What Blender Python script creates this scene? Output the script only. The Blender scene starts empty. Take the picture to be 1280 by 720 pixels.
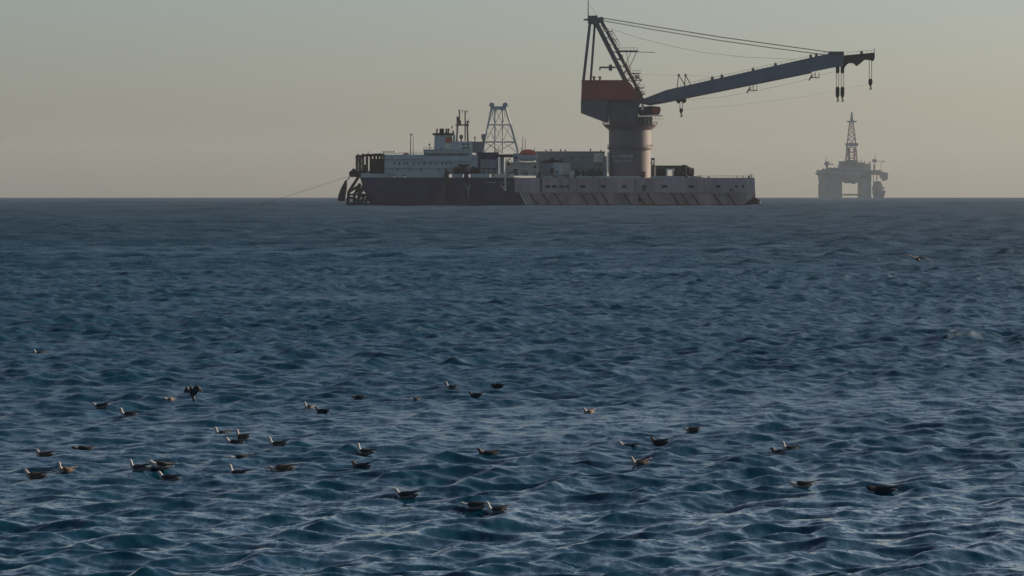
import bpy, bmesh, math, random
import numpy as np
from mathutils import Vector, Matrix

# ------------------------------------------------------------------ camera, sky, sun, exposure
SC = bpy.context.scene
COL = SC.collection
CAM_H = 5.8                  # eye height above mean water
F = 5000.0                   # focal length in pixels of a 1280 wide frame
EARTH = 6371000.0
DIP = math.sqrt(2 * CAM_H / EARTH)
PITCH = -(113.0 / F) + 0.0   # the sea horizon lies 113 px above the frame centre
cam_data = bpy.data.cameras.new('camera')
cam_data.sensor_width = 36.0
cam_data.lens = 36.0 * F / 1280.0
cam_data.clip_start = 0.5
cam_data.clip_end = 60000.0
cam = bpy.data.objects.new('camera', cam_data)
COL.objects.link(cam)
cam.location = (0, 0, CAM_H)
cam.rotation_euler = (math.radians(90) + PITCH - DIP, 0, 0)
SC.camera = cam

SUN_EL = math.radians(20.0)
SUN_AZ = math.radians(60.0)          # from +Y (view direction) towards +X
world = bpy.data.worlds.new('World')
SC.world = world
world.use_nodes = True
wn = world.node_tree.nodes
wl = world.node_tree.links
sky = wn.new('ShaderNodeTexSky')
sky.sky_type = 'NISHITA'
sky.sun_disc = False
sky.sun_elevation = SUN_EL
sky.sun_rotation = SUN_AZ
sky.altitude = 0.0
sky.air_density = 0.80
sky.dust_density = 1.5
sky.ozone_density = 2.1
bg = wn['Background']
bg.inputs['Strength'].default_value = 0.06
hs = wn.new('ShaderNodeHueSaturation')
hs.inputs['Saturation'].default_value = 0.86
wl.new(sky.outputs[0], hs.inputs['Color'])
wl.new(hs.outputs[0], bg.inputs[0])

sun_data = bpy.data.lights.new('sun', 'SUN')
sun_data.energy = 5.0
sun_data.angle = math.radians(0.6)
sun_data.color = (1.0, 0.80, 0.58)
sun = bpy.data.objects.new('sun', sun_data)
COL.objects.link(sun)
sd = Vector((math.sin(SUN_AZ) * math.cos(SUN_EL), math.cos(SUN_AZ) * math.cos(SUN_EL), math.sin(SUN_EL)))
sun.rotation_euler = (-sd).to_track_quat('-Z', 'Y').to_euler()
sun.location = sd * 500

vs = SC.view_settings
vs.view_transform = 'Standard'
vs.look = 'None'
vs.exposure = 0.48
vs.gamma = 1.0
vs.use_curve_mapping = False
SC.cycles.use_denoising = True
SC.cycles.max_bounces = 6
SC.cycles.diffuse_bounces = 2
SC.cycles.glossy_bounces = 3
SC.cycles.transmission_bounces = 2
SC.cycles.volume_bounces = 1
SC.cycles.caustics_reflective = False
SC.cycles.caustics_refractive = False

# ------------------------------------------------------------------ materials
def nodes_of(name):
    m = bpy.data.materials.new(name)
    m.use_nodes = True
    nt = m.node_tree
    return m, nt, nt.nodes, nt.links, nt.nodes['Principled BSDF']

def paint(name, col, rough=0.55, var=0.25, scale=0.35, rust=0.0, metal=0.0, streak=1.0):
    """painted steel: large blotches, vertical weather streaks and a little rust"""
    m, nt, n, l, p = nodes_of(name)
    tc = n.new('ShaderNodeTexCoord')
    mp = n.new('ShaderNodeMapping')
    mp.inputs['Scale'].default_value = (1, 1, 0.25 if streak else 1)
    l.new(tc.outputs['Object'], mp.inputs[0])
    a = n.new('ShaderNodeTexNoise'); a.inputs['Scale'].default_value = scale
    a.inputs['Detail'].default_value = 6; a.inputs['Roughness'].default_value = 0.65
    l.new(mp.outputs[0], a.inputs['Vector'])
    r = n.new('ShaderNodeMapRange')
    r.inputs[1].default_value = 0.3; r.inputs[2].default_value = 0.7
    r.inputs[3].default_value = 1 - var; r.inputs[4].default_value = 1 + var
    l.new(a.outputs[0], r.inputs[0])
    mul = n.new('ShaderNodeVectorMath'); mul.operation = 'SCALE'
    mul.inputs[0].default_value = col[:3]
    l.new(r.outputs[0], mul.inputs['Scale'])
    out = mul.outputs[0]
    if rust:
        b = n.new('ShaderNodeTexNoise'); b.inputs['Scale'].default_value = scale * 2.3
        b.inputs['Detail'].default_value = 8; b.inputs['Roughness'].default_value = 0.7
        l.new(mp.outputs[0], b.inputs['Vector'])
        rr = n.new('ShaderNodeMapRange')
        rr.inputs[1].default_value = 0.52; rr.inputs[2].default_value = 0.80
        rr.inputs[3].default_value = 0; rr.inputs[4].default_value = rust
        l.new(b.outputs[0], rr.inputs[0])
        mx = n.new('ShaderNodeMix'); mx.data_type = 'RGBA'
        l.new(rr.outputs[0], mx.inputs[0]); l.new(out, mx.inputs[6])
        mx.inputs[7].default_value = (0.11, 0.045, 0.02, 1)
        out = mx.outputs[2]
    l.new(out, p.inputs['Base Color'])
    p.inputs['Roughness'].default_value = rough
    p.inputs['Metallic'].default_value = metal
    return m

# ------------------------------------------------------------------ sea
rng = np.random.default_rng(11)
NW = 165
lam = np.exp(rng.uniform(np.log(0.28), np.log(60.0), NW))
lam = np.sort(lam)[::-1]
WIND = math.radians(-54.0)       # direction the wind sea travels to, from +X towards +Y
spread = np.where(lam > 2.5, 0.48, 0.68)
wdir = WIND + rng.normal(0, 1, NW) * spread
wk = 2 * np.pi / lam
# slope carried by each wave: level up to 2 m, falling for longer and for the shortest ones
slope = 0.048 * np.where(lam > 1.7, (1.7 / lam) ** 1.12, 1.0) * np.where(lam > 6.0, (6.0 / lam) ** 1.6, 1.0)
slope *= np.where(lam < 0.9, (lam / 0.9) ** 0.6, 1.0)
slope *= rng.uniform(0.6, 1.4, NW)
wph = rng.uniform(0, 2 * np.pi, NW)
kx = wk * np.cos(wdir); ky = wk * np.sin(wdir)
CHOP = 0.78
COLS = 520
HALF = 0.152
DA = 2 * HALF / (COLS - 1)
GUST = []
for _i in range(14):
    _l = math.exp(rng.uniform(math.log(9.0), math.log(420.0))); _t = rng.uniform(0, 6.283)
    GUST.append((6.283 / _l * math.cos(_t), 6.283 / _l * math.sin(_t), rng.uniform(0, 6.283)))

def gusts(x, y):
    """slow patches of rougher and calmer water"""
    g = 0.0
    for a, b, c in GUST:
        g = g + np.sin(a * x + b * y + c)
    return np.clip(1.0 + 0.06 * g, 0.45, 1.8)

def wave_slopes(res):
    """slopes each wave has where the sea sheet's grid is res metres wide (chop grows longer offshore);
    also the slope that is left to the surface roughness"""
    w = np.clip((lam / res - 2.2) / 1.8, 0, 1)
    lost = 0.5 * (slope ** 2 * (1 - w * w)).sum()
    band = np.exp(-(np.log(lam / (6.5 * res))) ** 2 / (2 * 0.45 ** 2)) * np.clip((lam / res - 2.2) / 1.8, 0, 1)
    share = BOOST * min(1.0, (0.65 / res) ** 1.2)
    sb = math.sqrt(2 * share * lost / max((band ** 2).sum(), 6.0))
    out = np.sqrt((slope * w) ** 2 + (sb * band) ** 2)
    left = max(lost - 0.5 * ((sb * band) ** 2).sum(), 0.12 * lost)
    return out, math.sqrt(left)
BOOST = 0.68

def row_res(r):
    """grid width of the sea sheet at distance r"""
    f = 0.0013 if r < 300 else 0.0022 if r < 1000 else 0.0036 if r < 2600 else 0.02
    return max(f * r * 0.8, r * DA)

def sea_point(x, y):
    """surface height above the displaced point (x, y)"""
    sl, _l = wave_slopes(row_res(math.hypot(x, y)))
    amp = sl / wk
    tx, ty = x, y
    for _ in range(10):
        ph = kx * tx + ky * ty + wph
        g = float(gusts(tx, ty))
        s = np.sin(ph) * CHOP * amp * g
        tx = x + float((s * np.cos(wdir)).sum()); ty = y + float((s * np.sin(wdir)).sum())
    ph = kx * tx + ky * ty + wph
    return float((np.cos(ph) * amp).sum()) * float(gusts(tx, ty)) - (x * x + y * y) / (2 * EARTH)

def steps(r0, r1, f):
    n = int(math.log(r1 / r0) / f)
    return r0 * np.exp(np.linspace(0, math.log(r1 / r0), n, endpoint=False))

def build_sea():
    radii = np.concatenate([steps(2, 46, 0.07), steps(46, 300, 0.0013), steps(300, 1000, 0.0022),
                            steps(1000, 2600, 0.0036), steps(2600, 12500, 0.02), [12500.0]])
    inner = np.linspace(-HALF, HALF, COLS)
    outer = np.linspace(HALF, 2 * math.pi - HALF, 42)[1:-1]
    ang = np.concatenate([inner, outer])       # full circle: fine ahead, coarse elsewhere
    nr, na = len(radii), len(ang)
    A, R = np.meshgrid(ang, radii)
    X = R * np.sin(A); Y = R * np.cos(A)
    table = [wave_slopes(row_res(r) if r > 46 else 0.07 * r) for r in radii]
    E = np.array([t[0] for t in table]); lost = np.array([t[1] for t in table])
    calm = math.sqrt(0.5 * (slope ** 2).sum())
    fine = np.full((nr, na), calm); fine[:, :COLS] = lost[:, None]
    DX = np.zeros((nr, na)); DY = np.zeros((nr, na)); DZ = np.zeros((nr, na))
    xs, ys = X[:, :COLS], Y[:, :COLS]
    for i in range(NW):
        k = np.nonzero(E[:, i] > 2e-4)[0]
        if not len(k): continue
        a, b = k[0], k[-1] + 1
        ph = ((kx[i] * xs[a:b] + ky[i] * ys[a:b] + wph[i]) % (2 * np.pi)).astype(np.float32)
        am = (E[a:b, i] / wk[i])[:, None]
        DZ[a:b, :COLS] += am * np.cos(ph)
        s = CHOP * am * np.sin(ph)
        DX[a:b, :COLS] -= math.cos(wdir[i]) * s
        DY[a:b, :COLS] -= math.sin(wdir[i]) * s
    g = gusts(X, Y)
    DX *= g; DY *= g; DZ *= g; fine *= g
    near = (R > 46) & (R < 140); near[:, COLS:] = False
    foam = np.clip((DZ / DZ[near].std() - 3.9) / 0.6, 0, 1) * near
    co = np.stack([X + DX, Y + DY, DZ - R * R / (2 * EARTH)], -1).reshape(-1, 3).astype(np.float32)
    i = np.arange(nr - 1)[:, None] * na
    j = np.arange(na)[None, :]
    jn = (j + 1) % na
    f = np.stack([i + j, i + na + j, i + na + jn, i + jn], -1).reshape(-1, 4)
    me = bpy.data.meshes.new('sea')
    me.vertices.add(len(co)); me.vertices.foreach_set('co', co.ravel())
    me.loops.add(f.size); me.loops.foreach_set('vertex_index', f.astype(np.int32).ravel())
    me.polygons.add(len(f))
    me.polygons.foreach_set('loop_start', np.arange(0, f.size, 4, dtype=np.int32))
    me.polygons.foreach_set('use_smooth', np.ones(len(f), bool))
    for nm, val in (('foam', foam), ('fine_slope', fine)):
        at = me.attributes.new(nm, 'FLOAT', 'POINT')
        at.data.foreach_set('value', val.ravel().astype(np.float32))
    me.update(); me.validate()
    o = bpy.data.objects.new('sea', me)
    COL.objects.link(o)
    o['kind'] = 'structure'
    o['label'] = 'dark blue choppy sea reaching to the horizon'
    me.materials.append(water_material())
    return o

def water_material():
    m, nt, n, l, p = nodes_of('sea water')
    geo = n.new('ShaderNodeNewGeometry')
    at = n.new('ShaderNodeAttribute'); at.attribute_name = 'fine_slope'
    def ripple(scale, stretch, strength, rot):
        mp = n.new('ShaderNodeMapping')
        mp.inputs['Rotation'].default_value = (0, 0, rot)
        mp.inputs['Scale'].default_value = (scale, scale * stretch, 0)
        l.new(geo.outputs['Position'], mp.inputs[0])
        t = n.new('ShaderNodeTexNoise'); t.inputs['Scale'].default_value = 1.0
        t.inputs['Detail'].default_value = 3; t.inputs['Roughness'].default_value = 0.55
        l.new(mp.outputs[0], t.inputs['Vector'])
        s = n.new('ShaderNodeVectorMath'); s.operation = 'SUBTRACT'
        l.new(t.outputs['Color'], s.inputs[0]); s.inputs[1].default_value = (0.5, 0.5, 0.5)
        k = n.new('ShaderNodeVectorMath'); k.operation = 'MULTIPLY'
        l.new(s.outputs[0], k.inputs[0]); k.inputs[1].default_value = (strength, strength, 0)
        return k.outputs[0]
    r0 = ripple(1.1, 0.4, 0.22, 0.35)
    r1 = ripple(3.6, 0.45, 0.52, 0.5)
    r2 = ripple(11.0, 0.6, 0.30, -0.3)
    ad = n.new('ShaderNodeVectorMath'); ad.operation = 'ADD'
    l.new(r1, ad.inputs[0]); l.new(r2, ad.inputs[1])
    a2 = n.new('ShaderNodeVectorMath'); a2.operation = 'ADD'
    a1 = n.new('ShaderNodeVectorMath'); a1.operation = 'ADD'
    l.new(ad.outputs[0], a1.inputs[0]); l.new(r0, a1.inputs[1])
    l.new(a1.outputs[0], a2.inputs[0]); l.new(geo.outputs['Normal'], a2.inputs[1])
    nm = n.new('ShaderNodeVectorMath'); nm.operation = 'NORMALIZE'
    l.new(a2.outputs[0], nm.inputs[0])
    l.new(nm.outputs[0], p.inputs['Normal'])
    # roughness that stands for the slopes the mesh no longer carries
    rr = n.new('ShaderNodeMath'); rr.operation = 'POWER'
    l.new(at.outputs['Fac'], rr.inputs[0]); rr.inputs[1].default_value = 0.5
    mr = n.new('ShaderNodeMath'); mr.operation = 'MULTIPLY_ADD'
    l.new(rr.outputs[0], mr.inputs[0]); mr.inputs[1].default_value = 1.12; mr.inputs[2].default_value = 0.03
    l.new(mr.outputs[0], p.inputs['Roughness'])
    # a few torn flecks of foam on the highest crests
    fm = n.new('ShaderNodeAttribute'); fm.attribute_name = 'foam'
    fn = n.new('ShaderNodeTexNoise'); fn.inputs['Scale'].default_value = 22.0; fn.inputs['Detail'].default_value = 5
    l.new(geo.outputs['Position'], fn.inputs['Vector'])
    fr = n.new('ShaderNodeMapRange'); fr.inputs[1].default_value = 0.50; fr.inputs[2].default_value = 0.62
    l.new(fn.outputs[0], fr.inputs[0])
    ff = n.new('ShaderNodeMath'); ff.operation = 'MULTIPLY'
    l.new(fr.outputs[0], ff.inputs[0]); l.new(fm.outputs['Fac'], ff.inputs[1])
    mx = n.new('ShaderNodeMix'); mx.data_type = 'RGBA'
    mx.inputs[6].default_value = (0.0006, 0.028, 0.056, 1); mx.inputs[7].default_value = (0.55, 0.55, 0.53, 1)
    l.new(ff.outputs[0], mx.inputs[0]); l.new(mx.outputs[2], p.inputs['Base Color'])
    p.inputs['IOR'].default_value = 1.27
    return m

sea = build_sea()

# ------------------------------------------------------------------ mesh helpers
class MB:
    """collects simple solids into ONE mesh; x and z come in drawing units, y in metres"""
    def __init__(self, cx=0.0, wl=0.0, s=1.0):
        self.v = []; self.f = []; self.cx = cx; self.wl = wl; self.s = s
    def P(self, x, y, z):
        return ((x - self.cx) * self.s, y, (self.wl - z) * self.s) if self.s != 1.0 else (x, y, z)
    def add(self, vs, fs):
        b = len(self.v); self.v += vs; self.f += [[b + i for i in f] for f in fs]
    def box(self, x0, x1, y0, y1, z0, z1):
        a = self.P(min(x0, x1), min(y0, y1), 0); c = self.P(max(x0, x1), max(y0, y1), 0)
        zl = sorted((self.P(0, 0, z0)[2], self.P(0, 0, z1)[2]))
        vs = [(x, y, z) for z in zl for y in (a[1], c[1]) for x in (a[0], c[0])]
        self.add(vs, [[0, 2, 3, 1], [4, 5, 7, 6], [0, 1, 5, 4], [2, 6, 7, 3], [0, 4, 6, 2], [1, 3, 7, 5]])
        return self
    def prism(self, poly, y0, y1, top=None):
        """polygon in x-z pushed from y0 to y1"""
        q = top or poly
        n = len(poly)
        a = [self.P(x, y0, z) for x, z in poly]; b = [self.P(x, y1, z) for x, z in q]
        area = sum(a[i][0] * a[(i + 1) % n][2] - a[(i + 1) % n][0] * a[i][2] for i in range(n))
        if area < 0:
            a.reverse(); b.reverse()
        fs = [list(range(n)), list(range(2 * n - 1, n - 1, -1))]
        fs += [[i, n + i, n + (i + 1) % n, (i + 1) % n] for i in range(n)]
        self.add(a + b, fs)
        return self
    def tube(self, p, q, r, n=6, r2=None):
        p = Vector(self.P(*p)); q = Vector(self.P(*q)); r2 = r if r2 is None else r2
        d = (q - p)
        if d.length < 1e-6: return self
        d.normalize()
        u = d.orthogonal().normalized(); w = d.cross(u)
        vs = []
        for c, rr in ((p, r), (q, r2)):
            for i in range(n):
                t = 2 * math.pi * (i + 0.5) / n
                vs.append(tuple(c + u * (rr * math.cos(t)) + w * (rr * math.sin(t))))
        fs = [[i, (i + 1) % n, n + (i + 1) % n, n + i] for i in range(n)] + [list(range(n - 1, -1, -1)), list(range(n, 2 * n))]
        self.add(vs, fs)
        return self
    def path(self, pts, r, n=5):
        for a, b in zip(pts[:-1], pts[1:]):
            self.tube(a, b, r, n)
        return self
    def lathe(self, x, y, prof, n=28):
        """prof: list of (radius in metres, z in drawing units) about a vertical axis, bottom up"""
        c = self.P(x, y, 0)
        vs = []
        for r, z in prof:
            zz = self.P(0, 0, z)[2]
            vs += [(c[0] + r * math.cos(2 * math.pi * i / n), y + r * math.sin(2 * math.pi * i / n), zz) for i in range(n)]
        m = len(prof)
        fs = [[k * n + i, k * n + (i + 1) % n, (k + 1) * n + (i + 1) % n, (k + 1) * n + i] for k in range(m - 1) for i in range(n)]
        fs += [list(range(n - 1, -1, -1)), list(range((m - 1) * n, m * n))]
        self.add(vs, fs)
        return self
    def drum(self, x, y0, y1, z, r, n=16):
        return self.tube((x, y0, z), (x, y1, z), r, n)
    def ball(self, x, y, z, rx, ry, rz, n=10, m=6):
        c = self.P(x, y, z)
        vs = [(c[0], c[1], c[2] - rz)]
        for k in range(1, m):
            t = math.pi * k / m
            vs += [(c[0] + rx * math.sin(t) * math.cos(2 * math.pi * i / n), c[1] + ry * math.sin(t) * math.sin(2 * math.pi * i / n), c[2] - rz * math.cos(t)) for i in range(n)]
        vs.append((c[0], c[1], c[2] + rz))
        fs = [[0, 1 + (i + 1) % n, 1 + i] for i in range(n)]
        for k in range(m - 2):
            fs += [[1 + k * n + i, 1 + k * n + (i + 1) % n, 1 + (k + 1) * n + (i + 1) % n, 1 + (k + 1) * n + i] for i in range(n)]
        e = len(vs) - 1; b = 1 + (m - 2) * n
        fs += [[e, b + i, b + (i + 1) % n] for i in range(n)]
        self.add(vs, fs)
        return self
    def build(self, name, mat, parent=None, label=None, smooth=False):
        me = bpy.data.meshes.new(name)
        me.from_pydata(self.v, [], self.f); me.update()
        me.materials.append(mat)
        if smooth:
            me.polygons.foreach_set('use_smooth', [True] * len(me.polygons))
            me.set_sharp_from_angle(angle=math.radians(40))
        o = bpy.data.objects.new(name, me)
        COL.objects.link(o)
        if parent: o.parent = parent
        if label: o['label'] = label
        return o

def thing(name, label, cat, loc=(0, 0, 0), group=None):
    o = bpy.data.objects.new(name, None)
    COL.objects.link(o)
    o.empty_display_size = 0.5
    o.location = loc
    o['label'] = label; o['category'] = cat
    if group: o['group'] = group
    return o

def twin(src, parent, dx=0.0, dy=0.0, dz=0.0):
    """a copy of one part that shares its mesh"""
    c = src.copy(); COL.objects.link(c); c.parent = parent
    c.location = (src.location[0] + dx, src.location[1] + dy, src.location[2] + dz)
    return c

M = dict(
    navy=paint('navy hull paint', (0.030, 0.025, 0.078), 0.5, 0.35, 0.12, rust=0.04),
    boot=paint('dark boot topping', (0.022, 0.018, 0.018), 0.6, 0.4, 0.2, rust=0.3),
    mauve=paint('weathered mauve grey hull paint', (0.44, 0.335, 0.325), 0.6, 0.32, 0.18, rust=0.6),
    mauve_low=paint('weathered brownish lower hull paint', (0.40, 0.30, 0.27), 0.6, 0.38, 0.22, rust=0.75),
    black=paint('black steel', (0.012, 0.011, 0.012), 0.6, 0.3, 0.5),
    dark=paint('dark brown steel', (0.030, 0.022, 0.022), 0.6, 0.4, 0.5, rust=0.4),
    white=paint('white ship paint', (0.46, 0.50, 0.48), 0.45, 0.10, 0.3, rust=0.08),
    cream=paint('cream ship paint lifted as sunlight', (0.76, 0.67, 0.52), 0.5, 0.14, 0.3, rust=0.15),  # cream paint, brightened to stand in for sun on shaded deck walls
    greyblue=paint('grey blue deckhouse paint', (0.25, 0.265, 0.265), 0.5, 0.12, 0.2, rust=0.08),
    orange=paint('orange lifeboat paint', (0.66, 0.13, 0.06), 0.4, 0.15, 0.6),
    tower=paint('slate grey crane paint', (0.135, 0.120, 0.128), 0.5, 0.12, 0.12, rust=0.12),
    steel=paint('mid grey crane steel', (0.105, 0.100, 0.105), 0.55, 0.2, 0.3, rust=0.15),
    boom=paint('blue grey boom paint', (0.135, 0.17, 0.20), 0.5, 0.14, 0.15, rust=0.06),
    red=paint('dull red machinery house paint', (0.35, 0.072, 0.05), 0.55, 0.15, 0.15),
    glass=paint('dark window glass', (0.010, 0.012, 0.016), 0.12, 0.1, 0.5),
    lattice=paint('pale blue grey lattice paint', (0.46, 0.50, 0.49), 0.5, 0.12, 0.3),
    rubber=paint('black fender rubber', (0.045, 0.036, 0.036), 0.8, 0.3, 0.5),
    cable=paint('greased wire rope', (0.06, 0.055, 0.05), 0.6, 0.2, 0.5),
    frame=paint('brown grey fender frame paint', (0.065, 0.055, 0.052), 0.6, 0.4, 0.3, rust=0.3),
    mark=paint('faded pale lettering', (0.37, 0.375, 0.34), 0.6, 0.3, 1.2),
    hazygrey=paint('rig grey paint paled as haze', (0.39, 0.385, 0.34), 0.6, 0.2, 0.05),  # all rig paints are paled, putting part of the haze into the colour
    rigdark=paint('rig dark steel paled as haze', (0.29, 0.29, 0.27), 0.6, 0.25, 0.05),
    rigred=paint('rig red derrick paint paled as haze', (0.34, 0.27, 0.25), 0.6, 0.2, 0.05),
    rigblue=paint('rig blue grey column paint paled as haze', (0.37, 0.375, 0.34), 0.6, 0.2, 0.05),
)

# ------------------------------------------------------------------ crane vessel
SHIP_D = 1730.0
S = SHIP_D / F                       # metres per drawing unit at the ship's near side
WL = 247.0 + ((CAM_H + SHIP_D ** 2 / (2 * EARTH)) / SHIP_D - DIP) * F
def SB(): return MB(640.0, WL, S)
SHIP_LOC = (0.0, SHIP_D, -SHIP_D ** 2 / (2 * EARTH))
ship = thing('crane_vessel', 'long navy and mauve grey offshore work ship carrying the heavy lift crane', 'ship', SHIP_LOC)

def build_hull():
    # plan shape: raked and narrowing at the left end
    m = SB()
    def ring(px_top, px_bot, y0, y1, ztop, zbot):
        pts = []
        for t in (0, 0.35, 0.7, 1.0):
            px = px_top + (px_bot - px_top) * (t ** 1.3)
            z = ztop + (zbot - ztop) * t
            inset = 0.9 * t * t
            pts.append((px, y0 + inset, z))
        for t in (1.0, 0.7, 0.35, 0):
            px = px_top + (px_bot - px_top) * (t ** 1.3)
            z = ztop + (zbot - ztop) * t
            pts.append((px, y1 - 0.9 * t * t, z))
        return [m.P(*p) for p in pts]
    rings = [ring(449, 466, 9.0, 27.0, 221.8, 262), ring(453, 470, 4.5, 31.5, 221.8, 263),
             ring(462, 478, 1.8, 34.2, 221.8, 264), ring(480, 494, 0.9, 35.1, 221.8, 264),
             ring(560, 560, 0.8, 35.2, 221.8, 264), ring(648, 661, 0.8, 35.2, 221.8, 264)]
    n = 8
    vs = [p for r in rings for p in r]
    fs = []
    for k in range(len(rings) - 1):
        for i in range(n):
            fs.append([k * n + i, (k + 1) * n + i, (k + 1) * n + (i + 1) % n, k * n + (i + 1) % n])
    fs += [list(range(n - 1, -1, -1)), list(range((len(rings) - 1) * n, len(rings) * n))]
    fs = [f[::-1] for f in fs]
    m.add(vs, fs)
    return m.build('hull', M['navy'], ship, 'dark navy forward hull with raked end')
hull = build_hull()
bm_ = bmesh.new(); bm_.from_mesh(hull.data); bmesh.ops.recalc_face_normals(bm_, faces=bm_.faces); bm_.to_mesh(hull.data); bm_.free()
# white bulwark along the forward deck edge, in plates with gaps for the fairleads
for a, b in ((450.5, 492), (493, 505.5), (506.5, 556.5), (565, 578.5), (588, 612), (614, 642.5)):
    y0 = 0.62 if a > 470 else 3.2
    SB().box(a, b, y0, y0 + 0.25, 217.2, 222.0).build('bulwark_plate', M['white'] if b < 613 else M['cream'], hull)
SB().box(451, 470, 3.45, 30, 217.4, 221.9).build('forecastle_block', M['greyblue'], hull)
for px in (493, 506, 616.5, 635):
    SB().box(px - 1, px + 1, 0.4, 0.9, 218.2, 220.2).build('fairlead', M['black'], hull)
SB().prism([(452, 256.2), (456, 263), (650, 263), (647, 256.2)], 0.55, 0.75).build('boot_stripe', M['boot'], hull)
# faint ship's name: worn strokes
for w0, cnt in ((608.3, 9), (624.3, 9)):
    for i in range(cnt):
        SB().box(w0 + i * 1.42, w0 + i * 1.42 + 0.85, 0.70, 0.8, 227.2 + 0.3 * (i % 2), 229.0).build('name_letter', M['mark'], hull)
# fender frames and lower side sponsons on the navy hull
for pts, nm in (([(541, 256), (552, 237), (556.5, 222), (561, 222), (563, 243), (566, 256)], 'fender_frame'),
                ([(566, 256.3), (577, 240), (581, 222), (586, 222), (587, 244), (592.5, 252), (592.5, 256.3)], 'fender_frame')):
    SB().prism(pts, -1.1, 0.7).build(nm, M['frame'], hull)
for px in (558.5, 583):
    m = SB()
    m.box(px - 2.6, px + 2.6, -1.6, 1.6, 213.5, 226)
    m.box(px - 1.7, px + 1.7, -1.4, 0.6, 226.5, 250)
    m.tube((px - 2.2, -1.3, 226), (px - 1.2, -1.3, 211), 0.45)
    m.build('fender_post', M['black'], hull)
SB().tube((581.5, -1.7, 229), (585.6, -1.7, 241), 0.28).tube((587, -1.7, 231), (586, -1.7, 238), 0.4).tube((585.6, -1.7, 241), (585, -1.7, 248), 0.2).build('hanging_tackle', M['greyblue'], hull)
SB().tube((592, -0.6, 239), (611, -0.6, 253), 0.35).build('hose', M['dark'], hull)
SB().tube((631.6, -0.4, 213), (631.6, -0.4, 237), 0.35).box(630.4, 633.0, -0.9, 0.2, 236, 238.6).tube((626, -0.2, 231), (630, -0.4, 236), 0.25).build('hanging_ladder', M['cream'], hull)

# light grey aft hull block standing proud of the navy hull
aft = SB()
aft.prism([(643, 222.3), (943.2, 222.3), (943.8, 240.2), (650, 240.2), (643.6, 240.2)], 0.0, 36.0)
aft = aft.build('aft_hull', M['mauve'], ship, 'weathered mauve grey aft hull block with slanting fenders')
SB().prism([(650, 240.7), (943.8, 240.7), (943.0, 244), (940, 248), (934, 252.5), (928, 258), (926, 264), (661, 264), (658.5, 257)], 0.18, 35.8).build('lower_side', M['mauve_low'], aft)
SB().box(649, 944.4, -0.35, 36.3, 240.0, 240.8).build('rubbing_strake', M['mauve'], aft)
SB().prism([(660, 255.4), (930.3, 255.4), (927, 258), (926.2, 263), (661, 263), (658.6, 257)], -0.02, 0.17).build('waterline_band', paint('red brown boot topping', (0.20, 0.085, 0.05), 0.6, 0.35, 0.3, rust=0.4), aft)
SB().prism([(649.2, 240.9), (650.6, 240.9), (660.2, 258.5), (658.6, 258.5)], -0.2, 0.17).build('edge_plate', M['cream'], aft)
SB().box(678.7, 679.7, -0.15, -0.004, 224.5, 239.4).build('white_pipe', M['white'], aft)
SB().box(674.6, 678.2, -0.12, -0.004, 222.8, 239.6).build('recess_panel', M['steel'], aft)
for px in (711.5, 721.5, 748.4, 794, 880):
    SB().box(px - 0.35, px + 0.35, -0.1, -0.003, 223, 239.8).build('hull_rib', M['steel'], aft)
for px in (661.5, 677, 692.5, 725, 738.5, 751, 779, 796, 808.3, 838.5, 850.6, 863.8, 891, 909):
    SB().prism([(px - 0.7, 241.2), (px + 1.1, 241.2), (px + 11.0, 255.6), (px + 9.0, 255.6)], -0.75, 0.15).build('slanting_fender', M['rubber'], aft)
for a, b in ((681.7, 687.9), (690, 696), (699, 705), (707, 711.3), (725.4, 731.7), (751, 757), (776.8, 782.8), (802.5, 808.5), (827, 834), (861, 867.5), (895, 900.8), (919, 921.6), (927.3, 930.1)):
    SB().box(a, b, -0.09, -0.002, 231.4, 234.9).build('side_opening', M['black'], aft)
for a, b, z0, z1 in ((803, 806.5, 235, 238.5), (797.5, 801, 247, 252), (912.5, 914.5, 236, 239.5), (916.5, 917.8, 236.8, 239)):
    SB().box(a, b, -0.35, -0.002, z0, z1).build('side_fitting', M['black'], aft)
for a, b in ((680, 691.5), (697.5, 706), (720, 741), (743, 800.5), (813, 856), (861, 872)):
    SB().box(a, b, -0.12, 0.3, 220.3, 222.2).build('deck_coaming', M['white'], aft)
m = SB()
for px in list(range(872, 945, 5)):
    m.tube((px, 0.4, 222.3), (px, 0.4, 219.4), 0.07, 5)
m.tube((872, 0.4, 219.5), (943, 0.4, 219.5), 0.06, 5).tube((872, 0.4, 220.9), (943, 0.4, 220.9), 0.05, 5)
m.build('guard_rail', M['white'], aft)
for px, w, h in ((692, 1.2, 2.2), (701, 1.4, 2.6), (708, 1.0, 2.0), (741.5, 1.3, 2.5), (803, 4.0, 3.6), (858, 2.2, 2.6), (875, 2.4, 1.8), (886, 3, 1.2), (936.5, 1.2, 3.2), (939.6, 0.9, 4.2)):
    SB().box(px - w / 2, px + w / 2, 0.6, 1.6, 222.4 - h, 222.4).lathe(px, 1.1, [(0.5 * w * S, 222.4 - h), (0.3 * w * S, 222.0 - h * 1.25)], 8).build('bollard', M['dark'], aft)
# folded anchor and fender heap at the right end of the waterline
m = SB()
m.prism([(930, 253), (934, 248.5), (941, 245.5), (946, 247.5), (950, 251), (952, 255.5), (948, 257.6), (938, 258.5), (931, 256.5)], 3, 7)
m.tube((934, 2.6, 256), (944, 2.6, 246), 0.5).tube((940, 2.4, 257), (950, 2.4, 250), 0.5)
m.tube((943.3, 5, 236), (944.6, 5, 248), 0.35)
m.ball(947, 3, 254, 1.7, 1.6, 1.4)
m.build('stern_fender', M['rubber'], ship)

# --- forecastle gear at the left end
m = SB()
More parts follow.
